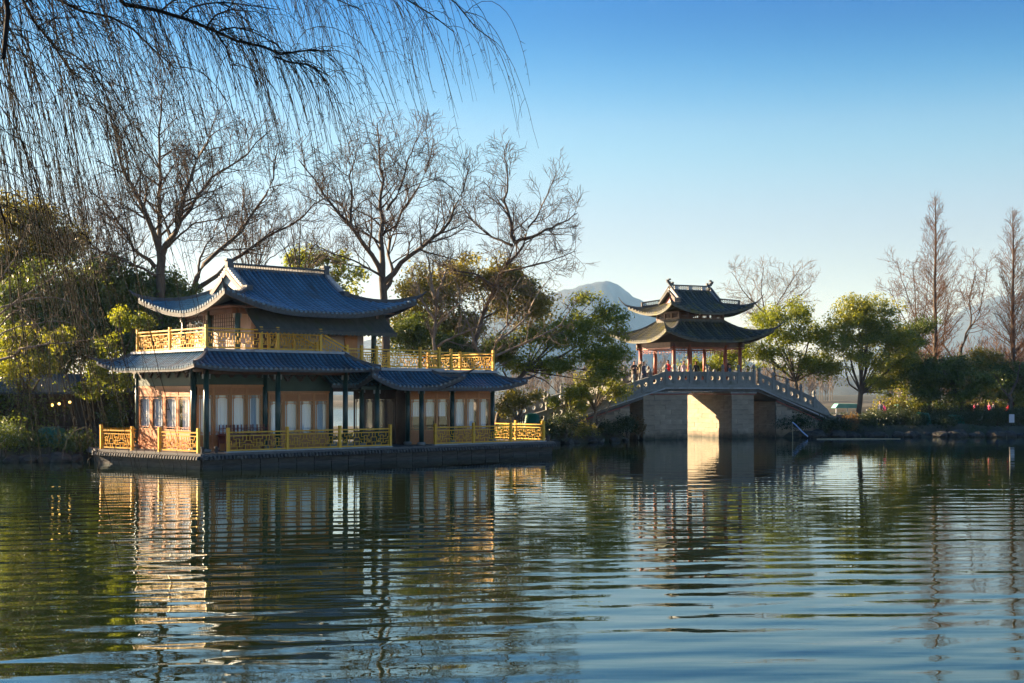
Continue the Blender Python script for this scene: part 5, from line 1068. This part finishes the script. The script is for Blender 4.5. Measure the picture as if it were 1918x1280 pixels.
far_wood('far_woods', 1665, 2150, 232, 290, 200, 12.5, 91, 'twig_far', 'reddish bare woods across the lake behind the causeway')
land('far_islet', [(-60, 330), (10, 318), (110, 320), (150, 335), (130, 400), (-60, 400)], 0.8, step=4, seed=22)
far_wood('far_woods', 960, 1560, 330, 385, 200, 12, 92, 'twig_pale', 'pale misty bare woods across the lake seen through the pavilion')

# ------------------------------------------------------------------ shoreline: rocks, shrubs and small things
def rock_mesh(seed):
    rs = np.random.RandomState(seed); bm = bmesh.new(); bmesh.ops.create_icosphere(bm, subdivisions=2, radius=1)
    dirs = rs.randn(9, 3); dirs /= np.linalg.norm(dirs, axis=1, keepdims=True)
    for v in bm.verts:
        c = np.array(v.co); s = 1.0
        for d in dirs: s = min(s, .78 / max(.01, c @ d) if c @ d > .78 else 1.0)
        v.co = Vector(c * s * (1 + rs.randn() * .03))
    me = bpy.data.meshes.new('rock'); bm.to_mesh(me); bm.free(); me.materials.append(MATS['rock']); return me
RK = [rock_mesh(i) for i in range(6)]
rs = np.random.RandomState(77)
def rocks(line, n, size, label, group):
    L = np.array(line, float)
    for i in range(n):
        t = (i + rs.rand() * .7) / n * (len(L) - 1); a = int(min(t, len(L) - 2)); p = L[a] + (L[a + 1] - L[a]) * (t - a); s = size * rs.uniform(.6, 1.3)
        o = link('shore_rock', RK[i % 6], None, (p[0], p[1] + rs.rand() * .5, .02 + .12 * s), rs.rand() * 6); o.scale = (s * rs.uniform(.8, 1.3), s * rs.uniform(.6, .9), s * rs.uniform(.45, .7)); tag(o, label, 'rock', group)
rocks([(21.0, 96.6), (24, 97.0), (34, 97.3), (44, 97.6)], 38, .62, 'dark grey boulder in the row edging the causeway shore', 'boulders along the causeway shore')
rocks([(-3.0, 79.4), (1.5, 82.0), (5, 86.0), (8.2, 90)], 12, .5, 'dark boulder at the waterline between the boat and the bridge', 'boulders between boat and bridge')
rocks([(-31, 59.4), (-24, 61.9), (-21, 63.2)], 9, .5, 'shaded boulder at the waterline left of the boat', 'boulders left of the boat')
k = 0
for px, Y, r, lab in ((1648, 99.6, (1.5, 1.1, .75), 'large clipped dome shrub below the man in the dark suit'), (1690, 100, (1.2, .9, .85), 'clipped dome shrub left of the first green bin'), (1724, 99.6, (.55, .5, .5), 'small round shrub before the first green bin'), (1560, 101, (.7, .6, .45), 'small clipped shrub right of the bridge foot'), (1583, 101.5, (.7, .6, .5), 'small clipped shrub under the largest camphor tree'), (1750, 100.5, (.9, .7, .5), 'low shrub between the two green bins'), (1800, 100, (1.1, .8, .62), 'clipped shrub right of the second green bin'), (1835, 100, (1.2, .8, .7), 'clipped shrub below the pink coats'), (1868, 99.8, (1.1, .8, .75), 'clipped shrub left of the white plate'), (1908, 99.8, (1.3, .9, .8), 'clipped shrub right of the white plate'), (1945, 100, (1.5, .9, .8), 'clipped shrub cut by the right picture edge'), (1780, 102, (1.2, .8, .7), 'shrub standing behind the second green bin'), (1772, 98.9, (.8, .6, .42), 'low shrub half covering the second green bin'), (1712, 98.9, (.6, .5, .45), 'low shrub half covering the first green bin'), (1620, 99.2, (.9, .7, .5), 'clipped shrub left of the large dome shrub'), (1670, 102.5, (1.5, .8, .8), 'hedge mound behind the large dome shrub'), (1745, 103, (1.6, .8, .85), 'hedge mound behind the first green bin'), (1810, 103.2, (1.6, .8, .9), 'hedge mound left of the pink coats'), (1850, 102.5, (1.6, .8, .75), 'long hedge mound in front of the walkers'), (1890, 102.5, (1.6, .8, .8), 'hedge mound under the dark crooked tree')):
    p = at(px, 0, Y); shrub('clipped_shrub', lab, 'shrub', (p.x, Y, .75), r, 200 + k, n=1500, size=.06, group='clipped shrubs on the causeway'); k += 1
for px, py, Y, r, leaf, lab in ((1500, 0, 96.0, (2.0, .9, 1.2), 'leaf_hedge', 'trailing dark shrub below the right bridge ramp'), (1560, 0, 97.6, (1.6, .9, .9), 'leaf_hedge', 'dark trailing shrub at the foot of the low stone wall'), (1598, 0, 98.2, (1.1, .8, .9), 'leaf_dry', 'dry brown bush on the causeway edge'), (1135, 0, 89.2, (1.6, .9, .8), 'leaf_hedge', 'dark bush at the waterline under the left ramp'), (1175, 0, 90.2, (1.0, .8, 1.1), 'leaf_hedge', 'bush against the corner of the left abutment'), (1195, 0, 90.6, (.5, .5, .8), 'leaf_dry', 'dry straggly bush touching the first pier'), (1062, 0, 84.6, (1.1, .8, 1.3), 'leaf_hedge', 'dark bush right behind the boat\'s end railing'), (1095, 0, 86.6, (1.0, .8, .7), 'leaf_olive', 'low olive bush beside the bare multi-stemmed bush'), (1030, 0, 84.5, (1.0, .8, .9), 'leaf_hedge', 'bush in front of the statue rock'), (1010, 0, 85.8, (1.2, .9, .8), 'leaf_camphor', 'light green bush beside the green tarpaulin'), (950, 0, 81.5, (1.6, .9, .8), 'leaf_camphor', 'low green hedge behind the end of the boat'),
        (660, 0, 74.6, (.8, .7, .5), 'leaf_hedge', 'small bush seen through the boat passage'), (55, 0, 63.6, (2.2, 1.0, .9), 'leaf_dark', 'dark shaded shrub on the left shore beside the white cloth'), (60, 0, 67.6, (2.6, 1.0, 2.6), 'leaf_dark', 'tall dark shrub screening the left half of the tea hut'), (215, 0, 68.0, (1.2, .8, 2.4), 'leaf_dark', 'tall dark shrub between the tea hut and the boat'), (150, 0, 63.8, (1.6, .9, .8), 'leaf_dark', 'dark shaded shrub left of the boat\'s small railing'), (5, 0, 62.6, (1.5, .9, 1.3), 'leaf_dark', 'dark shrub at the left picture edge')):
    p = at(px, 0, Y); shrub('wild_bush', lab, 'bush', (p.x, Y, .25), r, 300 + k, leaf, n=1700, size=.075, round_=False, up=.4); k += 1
for i, (px, Y, w, lab) in enumerate(((1668, 108, 1.9, 'tall loose bush behind the large dome shrub'), (1722, 109, 2.2, 'tall loose bush behind the first green bin'), (1775, 109.5, 2.2, 'tall loose bush behind the second green bin'), (1822, 109, 2.2, 'tall loose bush behind the leftmost pink coat'), (1872, 109.5, 2.3, 'tall loose bush behind the person in red'), (1920, 109, 2.3, 'tall loose bush cut by the right picture edge'))):
    p = at(px, 0, Y); shrub('loose_bush', lab, 'bush', (p.x, Y, .6), (w, 1.2, 1.7), 500 + i, ('leaf_olive', 'leaf_camphor', 'leaf_dark')[i % 3], n=2200, size=.10, round_=False, up=.4, group='loose bushes behind the causeway shrubs')
# low plants on the banks, one mass each
def cover(name, pts, n, size, leaf, seed, label):
    rs = np.random.RandomState(seed); L = np.array(pts, float); t = rs.rand(n) * (len(L) - 1); a = np.minimum(t.astype(int), len(L) - 2); P = L[a] + (L[a + 1] - L[a]) * (t - a)[:, None]
    C = np.stack([P[:, 0] + rs.randn(n) * .5, P[:, 1] + rs.rand(n) * 3.0, .45 + rs.rand(n) * .45], 1)
    V, F, ti = leaves(rs, C, [(.3, .3, .22)] * n, [22] * n, size, .6); tag(link(name, npmesh(name, V, F, leaf, ti)), label, 'plants', kind='stuff')
cover('ground_cover', [(21.5, 97.2), (30, 97.9), (46, 98.4)], 420, .07, 'leaf_hedge', 1, 'dark low plants along the causeway edge')
cover('ground_cover', [(-2.5, 80), (2, 83.2), (8, 90.5)], 200, .07, 'leaf_hedge', 2, 'low plants on the bank between boat and bridge')
cover('ground_cover', [(-34, 60), (-24, 63), (-21, 64.5)], 200, .07, 'leaf_dark', 3, 'low shaded plants on the left bank')
# shading evergreens left of the picture
for i, (x, y, s, h) in enumerate(((-31, 68.5, 3.0, 4.2), (-33, 73, 3.2, 4.6), (-30.5, 78, 3.2, 5.0))):
    leafy_tree('bank_evergreen', ('dense evergreen just outside the left picture edge, nearest the water', 'dense evergreen outside the left picture edge, middle one', 'dense evergreen outside the left picture edge, farthest one')[i], 'tree', (x, y, .5), [(x, y, h * .55, s, s, h * .5), (x + .6, y + .4, h * .8, s * .8, s * .8, h * .35)], 120 + i, 'leaf_dark', 70, 130, 1.1, .17, group='evergreens beyond the left edge')

# tea hut in the shade
hut = thing('tea_hut', (at(130, 0, 70).x, 70, .6), R(8), 'dark timber tea hut in the shade with three small glowing lamps', 'hut')
MB().box(-3.9, 3.9, 1.2, 1.3, 0, 2.9).box(-3.9, -3.8, -1.2, 1.2, 0, 2.9).box(3.8, 3.9, -1.2, 1.2, 0, 2.9).build('wall', 'dark_wood', hut)
for x in (-3.8, -1.9, 0, 1.9, 3.8): MB().box(-.07, .07, -.07, .07, 0, 2.9).build('post', 'dark_wood', hut, (x, -1.3, 0))
MB().quadbox([(-4.4, -2.0, 2.7), (4.4, -2.0, 2.7), (4.4, 0, 3.7), (-4.4, 0, 3.7), (-4.4, -2.0, 2.8), (4.4, -2.0, 2.8), (4.4, 0, 3.8), (-4.4, 0, 3.8)]).quadbox([(-4.4, 0, 3.69), (4.4, 0, 3.69), (4.4, 2, 2.7), (-4.4, 2, 2.7), (-4.4, 0, 3.79), (4.4, 0, 3.79), (4.4, 2, 2.8), (-4.4, 2, 2.8)]).build('roof', 'roof_base', hut)
MB().box(-3.7, 3.7, -1.25, -.9, .0, .95).build('counter', 'dark_wood', hut)
for x, z in ((-.55, 2.55), (-.2, 2.62), (.35, 2.7)):
    MB().lathe((0, 0, 0), [(.02, 0), (.06, .03), (.07, .08), (.04, .13)], 8).build('lamp', 'lamp_glow', hut, (x, -1.7, z - .5))
MB().box(2.3, 2.62, -1.32, -1.29, 1.6, 2.2).build('notice_board', 'white_paint', hut)
def tarp(px, Y, w, d, h, label, m='green_tarp', cat='tarpaulin', name='covered_bin', z=.7):
    p = at(px, 0, Y); rs_ = np.random.RandomState(int(px)); n = 9; rows_ = []
    for a in np.linspace(-1, 1, n):
        r_ = []
        for b in np.linspace(-1, 1, n):
            e = max(abs(a), abs(b)); zz = h * (1 - .30 * (a ** 4 + b ** 4)) + rs_.randn() * .03 if e < .99 else .0
            k_ = 1.0 if e < .99 else 1.06; r_.append((a * w * k_ + rs_.randn() * .015, b * d * k_, zz))
        rows_.append(r_)
    rows_ = [list(x) for x in zip(*rows_)]
    return tag(MB().grid(rows_).build(name, m, None, (p.x, Y, z), smooth=True), label, cat)
tarp(1727, 100.4, .62, .5, 1.1, 'green covered bin left of the pair on the causeway')
tarp(1788, 100.0, .70, .5, .95, 'green covered bin right of the pair on the causeway')
tarp(997, 84.6, .55, .45, 1.1, 'small green tarpaulin heap behind the end railing of the boat', z=.9)
tarp(97, 64.6, .75, .5, .95, 'dark green tarpaulin heap in the shade left of the boat')
tarp(10, 64.0, .75, .5, 1.0, 'whitish cloth bundle in the shade at the left edge', 'white_paint', 'cloth', 'cloth_bundle')
p = at(1895, 0, 99); o = thing('white_plate', (p.x, 99, .7), 0, 'white notice plate among the clipped shrubs near the right edge', 'sign'); MB().box(-.2, .2, -.02, .02, .35, 1.0).build('plate', 'white_paint', o); MB().box(-.03, .03, .021, .06, 0, .9).build('stake', 'dark_wood', o)
# tape on a stick below the right ramp
p = at(1485, 0, 94.3); o = thing('tape_stick', (p.x, 94.3, -.1), 0, 'blue and white tape trailing from a stick under the right ramp', 'tape')
MB().tube([(0, 0, 0), (-.05, 0, 1.25)], .025, 6).build('stick', 'bamboo', o)
pts = [Vector((-.05 + 1.15 * t ** .8, -.03, 1.25 - 1.05 * t - .1 * math.sin(t * 3.1))) for t in np.linspace(0, 1, 10)]
MB().grid([[q, q + Vector((.03, .03, .09))] for q in pts]).grid([[q + Vector((.03, .03, .09)) - Vector((0, -.004, 0)), q - Vector((0, -.004, 0))] for q in pts]).build('tape', 'blue_tape', o)
p = at(1530, 823, 92.7); tag(MB().tube([(0, 0, 0), (3.1, .4, .01), (6.2, .5, -.01)], [.028, .028, .02], 7).build('floating_pole', 'bamboo', None, (p.x, 92.7, .02)), 'pale bamboo pole floating off the causeway shore', 'pole')
p = at(1891, 865, 62.7); tag(MB().tube([(0, 0, -.5), (.03, 0, .35), (0, 0, .72)], [.03, .03, .02], 7).build('water_stake', 'bamboo', None, (p.x, 62.7, 0)), 'thin stake standing in the water near the right edge', 'stake')
# statue on rocks with steps and lamp
p = at(1028, 0, 92); st = thing('seated_statue', (p.x, 92, .7), 0, 'dark stone statue of a seated figure on a rock near the bridge', 'statue')
bm = bmesh.new(); bmesh.ops.create_icosphere(bm, subdivisions=3, radius=1)
for v in bm.verts: q = v.co; q.x *= 1.5 + .2 * math.sin(q.z * 5); q.y *= .9; q.z = q.z * .95 + .12 * math.sin(q.x * 4)
me = bpy.data.meshes.new('rock_seat'); bm.to_mesh(me); bm.free(); me.materials.append(MATS['rock']); link('rock_seat', me, st, (.1, 0, .55))
def skinmesh(name, nodes, edges, mats, paint, sub=2):
    me = bpy.data.meshes.new(name); me.from_pydata([n_[0] for n_ in nodes], edges, []); ob = bpy.data.objects.new(name, me); COL.objects.link(ob)
    md = ob.modifiers.new('s', 'SKIN'); md.use_smooth_shade = True
    for sv, n_ in zip(me.skin_vertices[0].data, nodes): sv.radius = (n_[1], n_[2] if len(n_) > 2 else n_[1])
    me.skin_vertices[0].data[0].use_root = True
    ob.modifiers.new('d', 'SUBSURF').levels = sub
    dg = bpy.context.evaluated_depsgraph_get(); ev = ob.evaluated_get(dg); new = bpy.data.meshes.new_from_object(ev); COL.objects.unlink(ob); bpy.data.objects.remove(ob)
    new.materials.clear()
    for m_ in mats: new.materials.append(MATS[m_])
    if len(mats) > 1:
        for pl_ in new.polygons: pl_.material_index = paint(pl_.center)
    new.shade_smooth(); return new
me = skinmesh('figure', [((0, 0, 0), .26), ((0, 0, .35), .25), ((0, 0, .68), .22, .16), ((0, 0, .84), .08), ((0, -.02, 1.02), .13), ((.28, 0, .62), .1), ((.42, -.2, .35), .08), ((-.28, 0, .62), .1), ((-.34, -.22, .4), .08), ((.15, -.4, .05), .14), ((.16, -.5, -.45), .11), ((-.15, -.4, .05), .14), ((-.16, -.5, -.45), .11)],
              [(0, 1), (1, 2), (2, 3), (3, 4), (2, 5), (5, 6), (2, 7), (7, 8), (0, 9), (9, 10), (0, 11), (11, 12)], ['bronze'], None)
link('figure', me, st, (0, -.1, 1.62))
p = at(1045, 0, 91); o = thing('stone_steps', (p.x, 91, .5), 0, 'short flight of pale stone steps below the statue', 'steps')
for i in range(4): block('step', -.2, 1.9, i * .35, i * .35 + .36, 0, .18 * (i + 1), 'path_stone', o)
p = at(1052, 0, 90); o = thing('garden_lamp', (p.x, 90, .6), 0, 'slim garden lamp with white globe beside the statue', 'lamp')
MB().tube([(0, 0, 0), (0, 0, 2.3)], .035, 8).build('pole', 'black_iron', o); MB().lathe((0, 0, 2.3), [(.03, 0), (.13, .05), (.17, .17), (.13, .29), (.03, .33)], 10).build('globe', 'white_paint', o, smooth=True)
p = at(988, 0, 87); o = thing('picket_fence', (p.x, 87, .7), 0, 'short dark picket fence left of the statue', 'fence')
for i in range(12): block('picket', -.9 + i * .15, -.8 + i * .15, 0, .03, 0, 1.0, 'dark_wood', o)
block('rail', -.95, .95, .031, .07, .75, .82, 'dark_wood', o)
# turquoise covered boats moored behind the causeway
for i, (px, w, lab) in enumerate(((1588, 1.2, 'turquoise canopied boat behind the causeway left of the camphor trunk'), (1708, 1.5, 'turquoise canopied boat behind the shrubs left of the first bin'), (1765, 1.4, 'turquoise canopied boat between the two green bins'))):
    p = at(px, 0, 121); o = thing('tour_boat', (p.x, 121, 0), 0, lab, 'boat', 'tour boats behind the causeway')
    MB().prism([(-w - .5, 0, .7), (w + .5, 0, .7), (w, 0, -.2), (-w, 0, -.2)], (0, 1.5, 0)).build('hull', 'white_paint', o); MB().prism([(-w, -.05, 1.9), (w, -.05, 1.9), (w - .3, -.05, 2.3), (-w + .3, -.05, 2.3)], (0, 1.6, 0)).build('canopy', 'turquoise', o)
    for x in (-w + .15, 0, w - .15): MB().box(x - .04, x + .04, .1, .18, .702, 1.898).build('canopy_post', 'white_paint', o)
    MB().box(-w + .3, w - .3, .4, 1.2, .702, 1.1).build('seat', 'turquoise', o)

# ------------------------------------------------------------------ people
def person(loc, rz, h, top, legs, hair, label, pose='stand', long_=False, girl=False):
    t = thing('person', loc, rz, label, 'person'); s = h / 1.72
    hipz = .90 if pose != 'sit' else .52
    Nn = [((0, 0, hipz), .15, .115), ((0, 0, hipz + .22), .145, .11), ((0, .01, hipz + .42), .18, .12), ((0, .01, hipz + .54), .13, .09), ((0, 0, hipz + .60), .055), ((0, -.01, hipz + .66), .06), ((0, -.015, hipz + .74), .088, .10), ((0, -.01, hipz + .80), .07, .085)]
    Ed = [(i, i + 1) for i in range(7)]
    def add(par, pts):
        k_ = par
        for q in pts: Nn.append(q); Ed.append((k_, len(Nn) - 1)); k_ = len(Nn) - 1
    S0 = hipz + .50
    for sd_ in (-1, 1):
        if pose == 'phone' or (pose == 'lean' and sd_ > 0): arm = [((sd_ * .20, .01, S0 - .02), .062), ((sd_ * .25, -.02, S0 - .28), .05), ((sd_ * .13, -.25, S0 - .20), .04), ((sd_ * .07, -.30, S0 - .13), .034)]
        elif pose == 'sit': arm = [((sd_ * .20, .01, S0 - .02), .062), ((sd_ * .26, -.05, S0 - .27), .05), ((sd_ * .17, -.27, S0 - .36), .04), ((sd_ * .13, -.34, S0 - .36), .034)]
        else: arm = [((sd_ * .20, .01, S0 - .02), .062), ((sd_ * .25, .03, S0 - .29), .05), ((sd_ * .27, -.03, S0 - .53), .04), ((sd_ * .27, -.06, S0 - .62), .034)]
        add(3, arm)
        if pose == 'sit': leg = [((sd_ * .10, -.05, hipz - .02), .095), ((sd_ * .12, -.42, hipz + .0), .07), ((sd_ * .12, -.45, .08), .05), ((sd_ * .12, -.56, .04), .045)]
        else: leg = [((sd_ * .09, 0, hipz - .10), .095), ((sd_ * .10, -.02 - .04 * sd_, .48), .07), ((sd_ * .10, .02 - .05 * sd_, .09), .05), ((sd_ * .11, -.12 - .05 * sd_, .045), .045)]
        add(0, leg)
    Nn = [((n_[0][0] * s, n_[0][1] * s, n_[0][2] * s),) + tuple(r_ * s for r_ in n_[1:]) for n_ in Nn]
    def paint(c):
        z = c.z / s
        if z > hipz + .575: return 0
        if abs(c.x) / s < .12 and False: return 0
        if pose in ('phone', 'lean') and c.y / s < -.265 and z > hipz + .2: return 0
        if pose == 'sit' and c.y / s < -.31 and z > hipz + .05 and abs(c.x) / s < .22: return 0
        if pose == 'stand' and abs(c.x) / s > .2 and z < hipz - .03 and z > hipz - .2: return 0
        if z < .075: return 3
        return 1 if z > hipz - .05 or (abs(c.x) / s > .19 and z > hipz - .05) else 2
    me = skinmesh('body', Nn, Ed, ['skin', top, legs, 'cloth_black'], paint, 2); link('body', me, t)
    hz_ = hipz + .76; bm = bmesh.new(); bmesh.ops.create_icosphere(bm, subdivisions=2, radius=1)
    bmesh.ops.delete(bm, geom=[v for v in bm.verts if (v.co.y < -.25 and v.co.z < .30) or v.co.z < (-.9 if girl else -.3)], context='VERTS')
    for v in bm.verts: v.co = Vector((v.co.x * .098, v.co.y * .118 + .005, v.co.z * (.135 if v.co.z > 0 else (.26 if girl else .15)))) * s
    me = bpy.data.meshes.new('hair'); bm.to_mesh(me); bm.free(); me.materials.append(MATS[hair]); me.shade_smooth(); link('hair', me, t, (0, 0, hz_ * s))
    for sx in (-1, 1): MB().lathe((0, 0, 0), [(.004, -.01), (.011, 0), (.004, .01)], 6).build('eye', 'hair_black', t, (sx * .033 * s, -.108 * s, (hipz + .745) * s))
    MB().prism([(-.010, -.105, 0), (.010, -.105, 0), (0, -.105, .04)], (0, -.022, 0)).build('nose', 'skin', t, (0, 0, (hipz + .70) * s)); MB().box(-.022, .022, -.107, -.10, -.004, .004).build('mouth', 'red_band', t, (0, 0, (hipz + .672) * s))
    if long_:
        MB().lathe((0, 0, 0), [(.27 * s, .36 * s), (.235 * s, .62 * s), (.20 * s, .9 * s), (.185 * s, 1.1 * s)], 12).build('coat_skirt', top, t, smooth=True)
    return t
def pp(px, u=None, v=None):              # a point on the bridge deck under photo column px at bridge depth v
    rx = (px - 959) / FPX; a = Vector((GC.x - v * math.sin(GA), GC.y + v * math.cos(GA))); d = Vector((math.cos(GA), math.sin(GA))); t_ = (a.x - rx * a.y) / (rx * d.y - d.x)
    return bridgew(t_, v, 3.90 if t_ < 2.2 else 4.12)
person(pp(1188, v=1.0), R(10), 1.72, 'cloth_brown', 'cloth_black', 'hair_black', 'person in a dark coat looking at hands, nearest the left ramp balustrade', 'phone', long_=True)
person(pp(1201, v=2.6), R(200), 1.86, 'cloth_khaki', 'trousers', 'hair_black', 'tall person in a khaki jacket seen from behind on the left ramp', 'stand')
person(pp(1205.5, v=1.2), R(60), 1.66, 'cloth_navy', 'cloth_black', 'hair_black', 'person in a long navy coat beside the khaki jacket', 'stand', long_=True, girl=True)
person(pp(1251, v=3.4), R(-40), 1.66, 'cloth_red', 'trousers', 'hair_black', 'person in a bright red coat by the pavilion corner column', 'lean', girl=True, long_=True)
person(pp(1281, v=4.6), R(30), 1.62, 'cloth_lilac', 'trousers', 'hair_brown', 'person in a pale lilac jacket behind the second front column', 'lean', girl=True)
person(pp(1303.5, v=4.2) , R(190), 1.6, 'cloth_black', 'trousers', 'hair_brown', 'person in black with reddish hair in the middle of the pavilion', 'stand', girl=True)
person(pp(1362, v=2.6), R(-70), 1.75, 'cloth_black', 'trousers', 'hair_black', 'person in black standing right of the third front column', 'stand')
q = pp(1367, v=1.35); person(q + Vector((0, 0, .0)), R(-100), 1.72, 'cloth_blue', 'trousers', 'hair_black', 'person in a teal blue jacket seated beside the standing person in black', 'sit')
def gp(px, Y): return Vector((at(px, 0, Y).x, Y, .95))
person(gp(1649, 101.2), R(-60), 1.75, 'cloth_navy', 'trousers', 'hair_black', 'person in a dark suit walking along the causeway', 'stand')
person(gp(1655, 102.2), R(-60), 1.6, 'cloth_pink', 'trousers', 'hair_black', 'person in pink just behind the dark suit', 'stand')
person(gp(1826, 104.2), R(80), 1.62, 'cloth_pink', 'trousers', 'hair_black', 'leftmost of the two people in pink under the dark evergreens', 'stand')
person(gp(1832, 104.8), R(80), 1.68, 'cloth_black', 'trousers', 'hair_black', 'person in black beside the leftmost pink coat', 'stand')
person(gp(1853, 104.2), R(-80), 1.62, 'cloth_pink', 'trousers', 'hair_black', 'rightmost of the two people in pink under the dark evergreens', 'stand')
person(gp(1861, 104.6), R(-80), 1.68, 'cloth_black', 'trousers', 'hair_black', 'person in black right of the pink coats', 'stand')
person(gp(1888, 104.4), R(-80), 1.6, 'cloth_red', 'trousers', 'hair_black', 'person in red near the right picture edge', 'stand')

# ------------------------------------------------------------------ foreground willow
def willow():
    rs = np.random.RandomState(303); base = Vector((-5.6, 7.4, 1.2)); b = np.array(base)
    t = thing('willow_tree', base, 0, 'bare weeping willow hanging its long thin twigs over the upper left', 'tree'); tr = Tubes(); tw = Tubes(); tg = Tubes()
    W = lambda pts, Y0, Y1: [np.array(at(px, py, Y0 + (Y1 - Y0) * i / (len(pts) - 1))) - b for i, (px, py) in enumerate(pts)]
    def limb(path, r0, r1, n=14): P = smoothpath(path, n); P[1:-1] += rs.randn(n - 2, 3) * .012; tr.add(P, np.linspace(r0, r1, n), 7); return P
    trunk = limb([np.array((0, 0, -.4)), np.array((.1, .1, 1.8)), np.array((.35, .3, 3.4)), np.array((.7, .4, 5.0))], .30, .19)
    crown0 = trunk[-1]
    L = []
    L.append(limb([crown0, np.array(at(60, -190, 8.0)) - b] + W([(140, -90), (240, 8), (330, 28), (405, 62), (480, 82), (512, 106), (560, 94), (620, 96)], 8, 8.4), .032, .005, 26))
    L.append(limb([crown0] + W([(-20, -160), (70, -20), (130, 8), (200, 30), (270, 70), (330, 130)], 8.8, 9.2), .026, .004, 18))
    L.append(limb([crown0] + W([(60, -260), (300, -170), (520, -80), (700, -30), (760, -8), (815, 28), (850, 60)], 9, 10), .03, .004, 20))
    L.append(limb([crown0] + W([(120, -300), (420, -210), (680, -90), (830, -20), (865, 20), (900, 60), (930, 80)], 9, 10.2), .028, .003, 20))
    L.append(limb([crown0] + W([(0, -120), (8, 0), (14, 60), (6, 110)], 7.2, 7.0), .035, .012, 10))
    L.append(limb([crown0] + W([(10, -100), (40, 10), (80, 60), (130, 130), (150, 200)], 8.4, 8.6), .026, .004, 14))
    L.append(limb([crown0] + W([(100, -220), (300, -120), (470, -40), (600, -10), (680, 20)], 10, 11), .026, .004, 16))
    L.append(limb([crown0] + W([(-60, -80), (-30, 200), (-20, 350), (10, 420)], 7.6, 7.6), .03, .008, 12))
    L.append(limb([crown0] + W([(400, 58), (420, 90), (432, 130)], 8.2, 8.2)[0:], .012, .004, 8)) if False else None
    for pts in ([(404, 62), (425, 90), (432, 128)], [(512, 106), (545, 118), (580, 122), (610, 140)], [(385, 55), (400, 30), (430, 18), (480, 22)], [(405, 62), (430, 50), (470, 58), (520, 84)], [(340, 30), (360, 10), (420, 4), (520, 18)], [(300, 22), (320, 4), (360, -10)]):
        P = smoothpath(W(pts, 8.25, 8.35), 8); tw.add(P, np.linspace(.007, .003, 8), 5); L.append(P)
    L = [x for x in L if x is not None]
    def strand(p, d, ln, r=.0034):
        n = 13; pts = [p]; d = unit(d); drift = np.array([rs.uniform(.08, .34), rs.randn() * .10, -1.0]); drift = unit(drift)
        for j in range(n - 1): d = unit(d * .72 + drift * (.28 if j < 6 else .36) + rs.randn(3) * .035); pts.append(pts[-1] + d * ln / (n - 1))
        pts = np.array(pts); tg.add(pts, np.linspace(r, r * .45, n), 3)
        for _ in range(int(ln * 5)):                 # buds and short side shoots
            k_ = rs.randint(3, n - 1); q = pts[k_]; e = unit(rs.randn(3) + np.array([0, 0, -.8])); tg.add(np.array([q, q + e * rs.uniform(.02, .05)]), np.array([r * .8, r * .3]), 3)
        if rs.rand() < .35:
            k_ = rs.randint(3, 8); e = unit(pts[k_] - pts[k_ - 1] + rs.randn(3) * .4); q = [pts[k_]]; l2 = ln * rs.uniform(.25, .5)
            for j in range(5): e = unit(e * .75 + drift * .3 + rs.randn(3) * .04); q.append(q[-1] + e * l2 / 5)
            tg.add(np.array(q), np.linspace(r * .7, r * .35, 6), 3)
    def spray(P, n, lmin, lmax, f0=0.0, f1=1.0, out=(.7, 0, .25), Ycut=0):
        for i in range(n):
            k_ = (f0 + (f1 - f0) * rs.rand()) * (len(P) - 1.001); a = int(k_); p = P[a] + (P[a + 1] - P[a]) * (k_ - a)
            d = np.array(out) + rs.randn(3) * np.array([.55, .7, .35]); strand(p, d, rs.uniform(lmin, lmax), rs.uniform(.0019, .0034))
    spray(L[0], 80, .6, 1.3, .35, 1); spray(L[0], 50, .4, .8, .5, 1, (.8, 0, .5)); spray(L[1], 90, .7, 1.6, .3, 1); spray(L[2], 100, .5, 1.3, .3, 1); spray(L[3], 30, .5, 1.1, .55, 1, (.9, 0, .1))
    spray(L[4], 60, 1.0, 2.2, .3, 1, (.4, 0, 0)); spray(L[5], 170, 1.0, 2.2, .25, 1); spray(L[6], 90, .7, 1.6, .2, 1); spray(L[7], 70, 1.2, 2.4, .2, 1, (.5, 0, 0))
    for P in L[8:]: spray(P, 16, .4, 1.1, .1, 1)
    # upper tier hanging in from above the frame
    for i in range(210):
        px = rs.uniform(-60, 720) if rs.rand() < .75 else rs.uniform(-60, 420); Y_ = rs.uniform(8, 11.5); p = np.array(at(px, rs.uniform(-230, -60), Y_)) - b; strand(p, np.array([.6, 0, -.2]) + rs.randn(3) * .3, rs.uniform(.9, 1.9) * (1.0 if px > 420 else 1.25), rs.uniform(.0019, .0034))
    # the curtain at the far left, long thin strands down to the water
    for i in range(95):
        px = abs(rs.randn()) * 85 - 25; Y_ = rs.uniform(7.5, 13); p = np.array(at(px, rs.uniform(-60, 330), Y_)) - b; strand(p, np.array([.1, 0, -1.0]), rs.uniform(1.4, 2.9), rs.uniform(.0022, .0042))
    for i in range(26):
        px = rs.uniform(10, 170); Y_ = rs.uniform(9, 14); p = np.array(at(px, rs.uniform(480, 640), Y_)) - b; strand(p, np.array([.15, 0, -1.0]), rs.uniform(.9, 1.5), rs.uniform(.002, .0032))
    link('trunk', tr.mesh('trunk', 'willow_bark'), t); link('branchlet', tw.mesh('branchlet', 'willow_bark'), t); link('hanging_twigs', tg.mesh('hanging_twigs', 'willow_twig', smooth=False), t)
willow()
